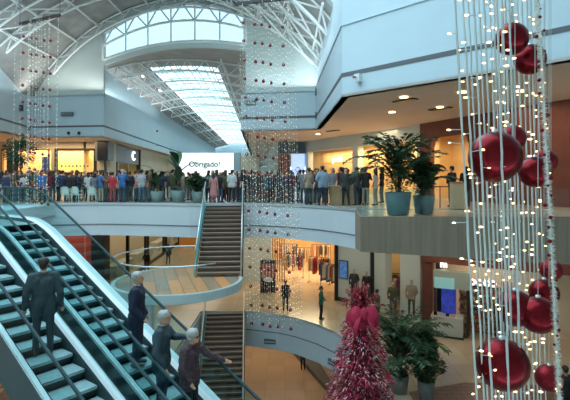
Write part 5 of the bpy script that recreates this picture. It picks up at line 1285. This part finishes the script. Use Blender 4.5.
# --- the four people on the escalators
def hero(label, w_, s, face_rz, j, f, mats_, hairm, hairv, h, jack=.84, jwr=.012, jacket=True, extra=None, fingers=True, skirt=0):
    step_i = math.floor((s - STOP) / .4); s0 = STOP + .4 * (step_i + 1) + .02; z = -2.97 - .44 * s0 + .02
    p = esc(w_, s, 0); p.z = z + .002
    root = thing('person', label, 'person', p)
    body = fuse('body', prims(j, f=f, jack=.92, fingers=fingers, skirt=skirt), .012, mats_, root, 5)
    tp = [q for q in prims(j, f=f * 1.05, jack=jack) if q[4] == 1]
    parts_ = [body]
    if jacket: parts_.append(fuse('jacket', [(a, ra + .012, b_, rb + .012, 0) for (a, ra, b_, rb, _) in tp], .016, [mats_[1]], root, 5, jwr * 2.2))
    parts_.append(fuse('hair', hair_prims(j, *hairv), .011, [hairm], root, 2, .006))
    if extra: parts_ += extra(root)
    root.rotation_euler = (0, 0, face_rz); root.scale = (h / 1.72,) * 3
    for o in parts_: o.parent = root; o.location = (0, 0, 0) if o.type == 'MESH' and not o.get('keep') else o.location
    return root
suit = mat('blue_grey_suit_cloth', (.018, .042, .05), .7, noise=.15, nscale=12); navy = mat('navy_suit_cloth', (.008, .017, .042), .7, noise=.1, nscale=12); greysuit = mat('grey_blue_suit_cloth', (.03, .06, .075), .7, noise=.12, nscale=12)
patt = mat('dark_plum_patterned_blouse', (.075, .04, .05), .7, noise=.75, nscale=38); dk = cl['black']; shoes = mat('black_leather', (.012, .012, .012), .3)
def dirz(dx, dy): return math.atan2(dx, -dy)     # rotation making local -Y face (dx,dy)
upz = dirz(-.7975, .603); dnz = dirz(.7975, -.603)
def collar(root):
    b = MB(); b.tube([(.058 * math.cos(a), -.004 + .058 * math.sin(a), 1.50 - .012 * math.sin(a) * -1) for a in [2 * PI * k / 16 for k in range(17)]], .011, 6)
    o = b.build('shirt_collar', cl['white'], root)
    for v in o.data.vertices: v.co += root.location
    return [o]
hero('man in blue grey suit seen from behind on the nearer escalator', -.02, .06, upz - .45, J(ell=(.27, .06, 1.12), elr=(-.27, .06, 1.12), wrl=(.30, .0, .86), wrr=(-.29, .0, .86), knl=(.11, -.03, .49), anl=(.13, .02, .075)), 1.06, [skins[1], suit, mat('dark_suit_trousers', (.02, .035, .045), .7), shoes], hairs[0], (0, .97), 1.69, .80, extra=collar)
hero('grey haired man in navy suit standing highest of the three on the farther escalator', 1.2, 1.05, dnz + .75, J(wrl=(.22, -.12, .90), wrr=(-.2, -.15, .93), ell=(.25, .02, 1.14)), 1.16, [skins[0], navy, navy, shoes], hairs[2], (0, 1), 1.72, .82, extra=collar)
hero('grey haired man in grey blue suit with one hand on the woman\'s shoulder', 1.04, 1.98, dnz + .7, J(ell=(.22, -.16, 1.22), wrl=(.12, -.40, 1.24), elr=(-.27, .03, 1.13), wrr=(-.26, -.1, .88), head=(0, -.05, 1.61)), 1.15, [skins[0], greysuit, navy, shoes], hairs[2], (0, 1.03), 1.74, .82, extra=collar)
def glasses(root):
    b = MB(); h = V((0, -.06, 1.60)); 
    for s_ in (-1, 1): b.sphere(tuple(h + V((s_ * .034, -.095, .012))), 1, 12, 8, 0, (.028, .010, .02)); b.tube([h + V((s_ * .06, -.08, .015)), h + V((s_ * .088, .0, .015))], .004, 4)
    b.tube([h + V((-.02, -.1, .016)), h + V((.02, -.1, .016))], .004, 4)
    o = b.build('sunglasses', M['black'], root)
    me = o.data
    off = root.location
    for v in me.vertices: v.co += off
    return [o]
wz = dnz + .35
hero('grey haired woman in dark patterned blouse and sunglasses holding the escalator handrail', 1.24, 2.48, wz, J(head=(0, -.06, 1.60), neck=(0, -.02, 1.46), ell=(.30, -.20, 1.20), wrl=(.42, -.44, 1.08), elr=(-.25, .03, 1.13), wrr=(-.2, -.1, .9)), 1.06, [skins[0], patt, dk, shoes], hairs[2], (.02, 1.14), 1.66, .80, .02, True, glasses)
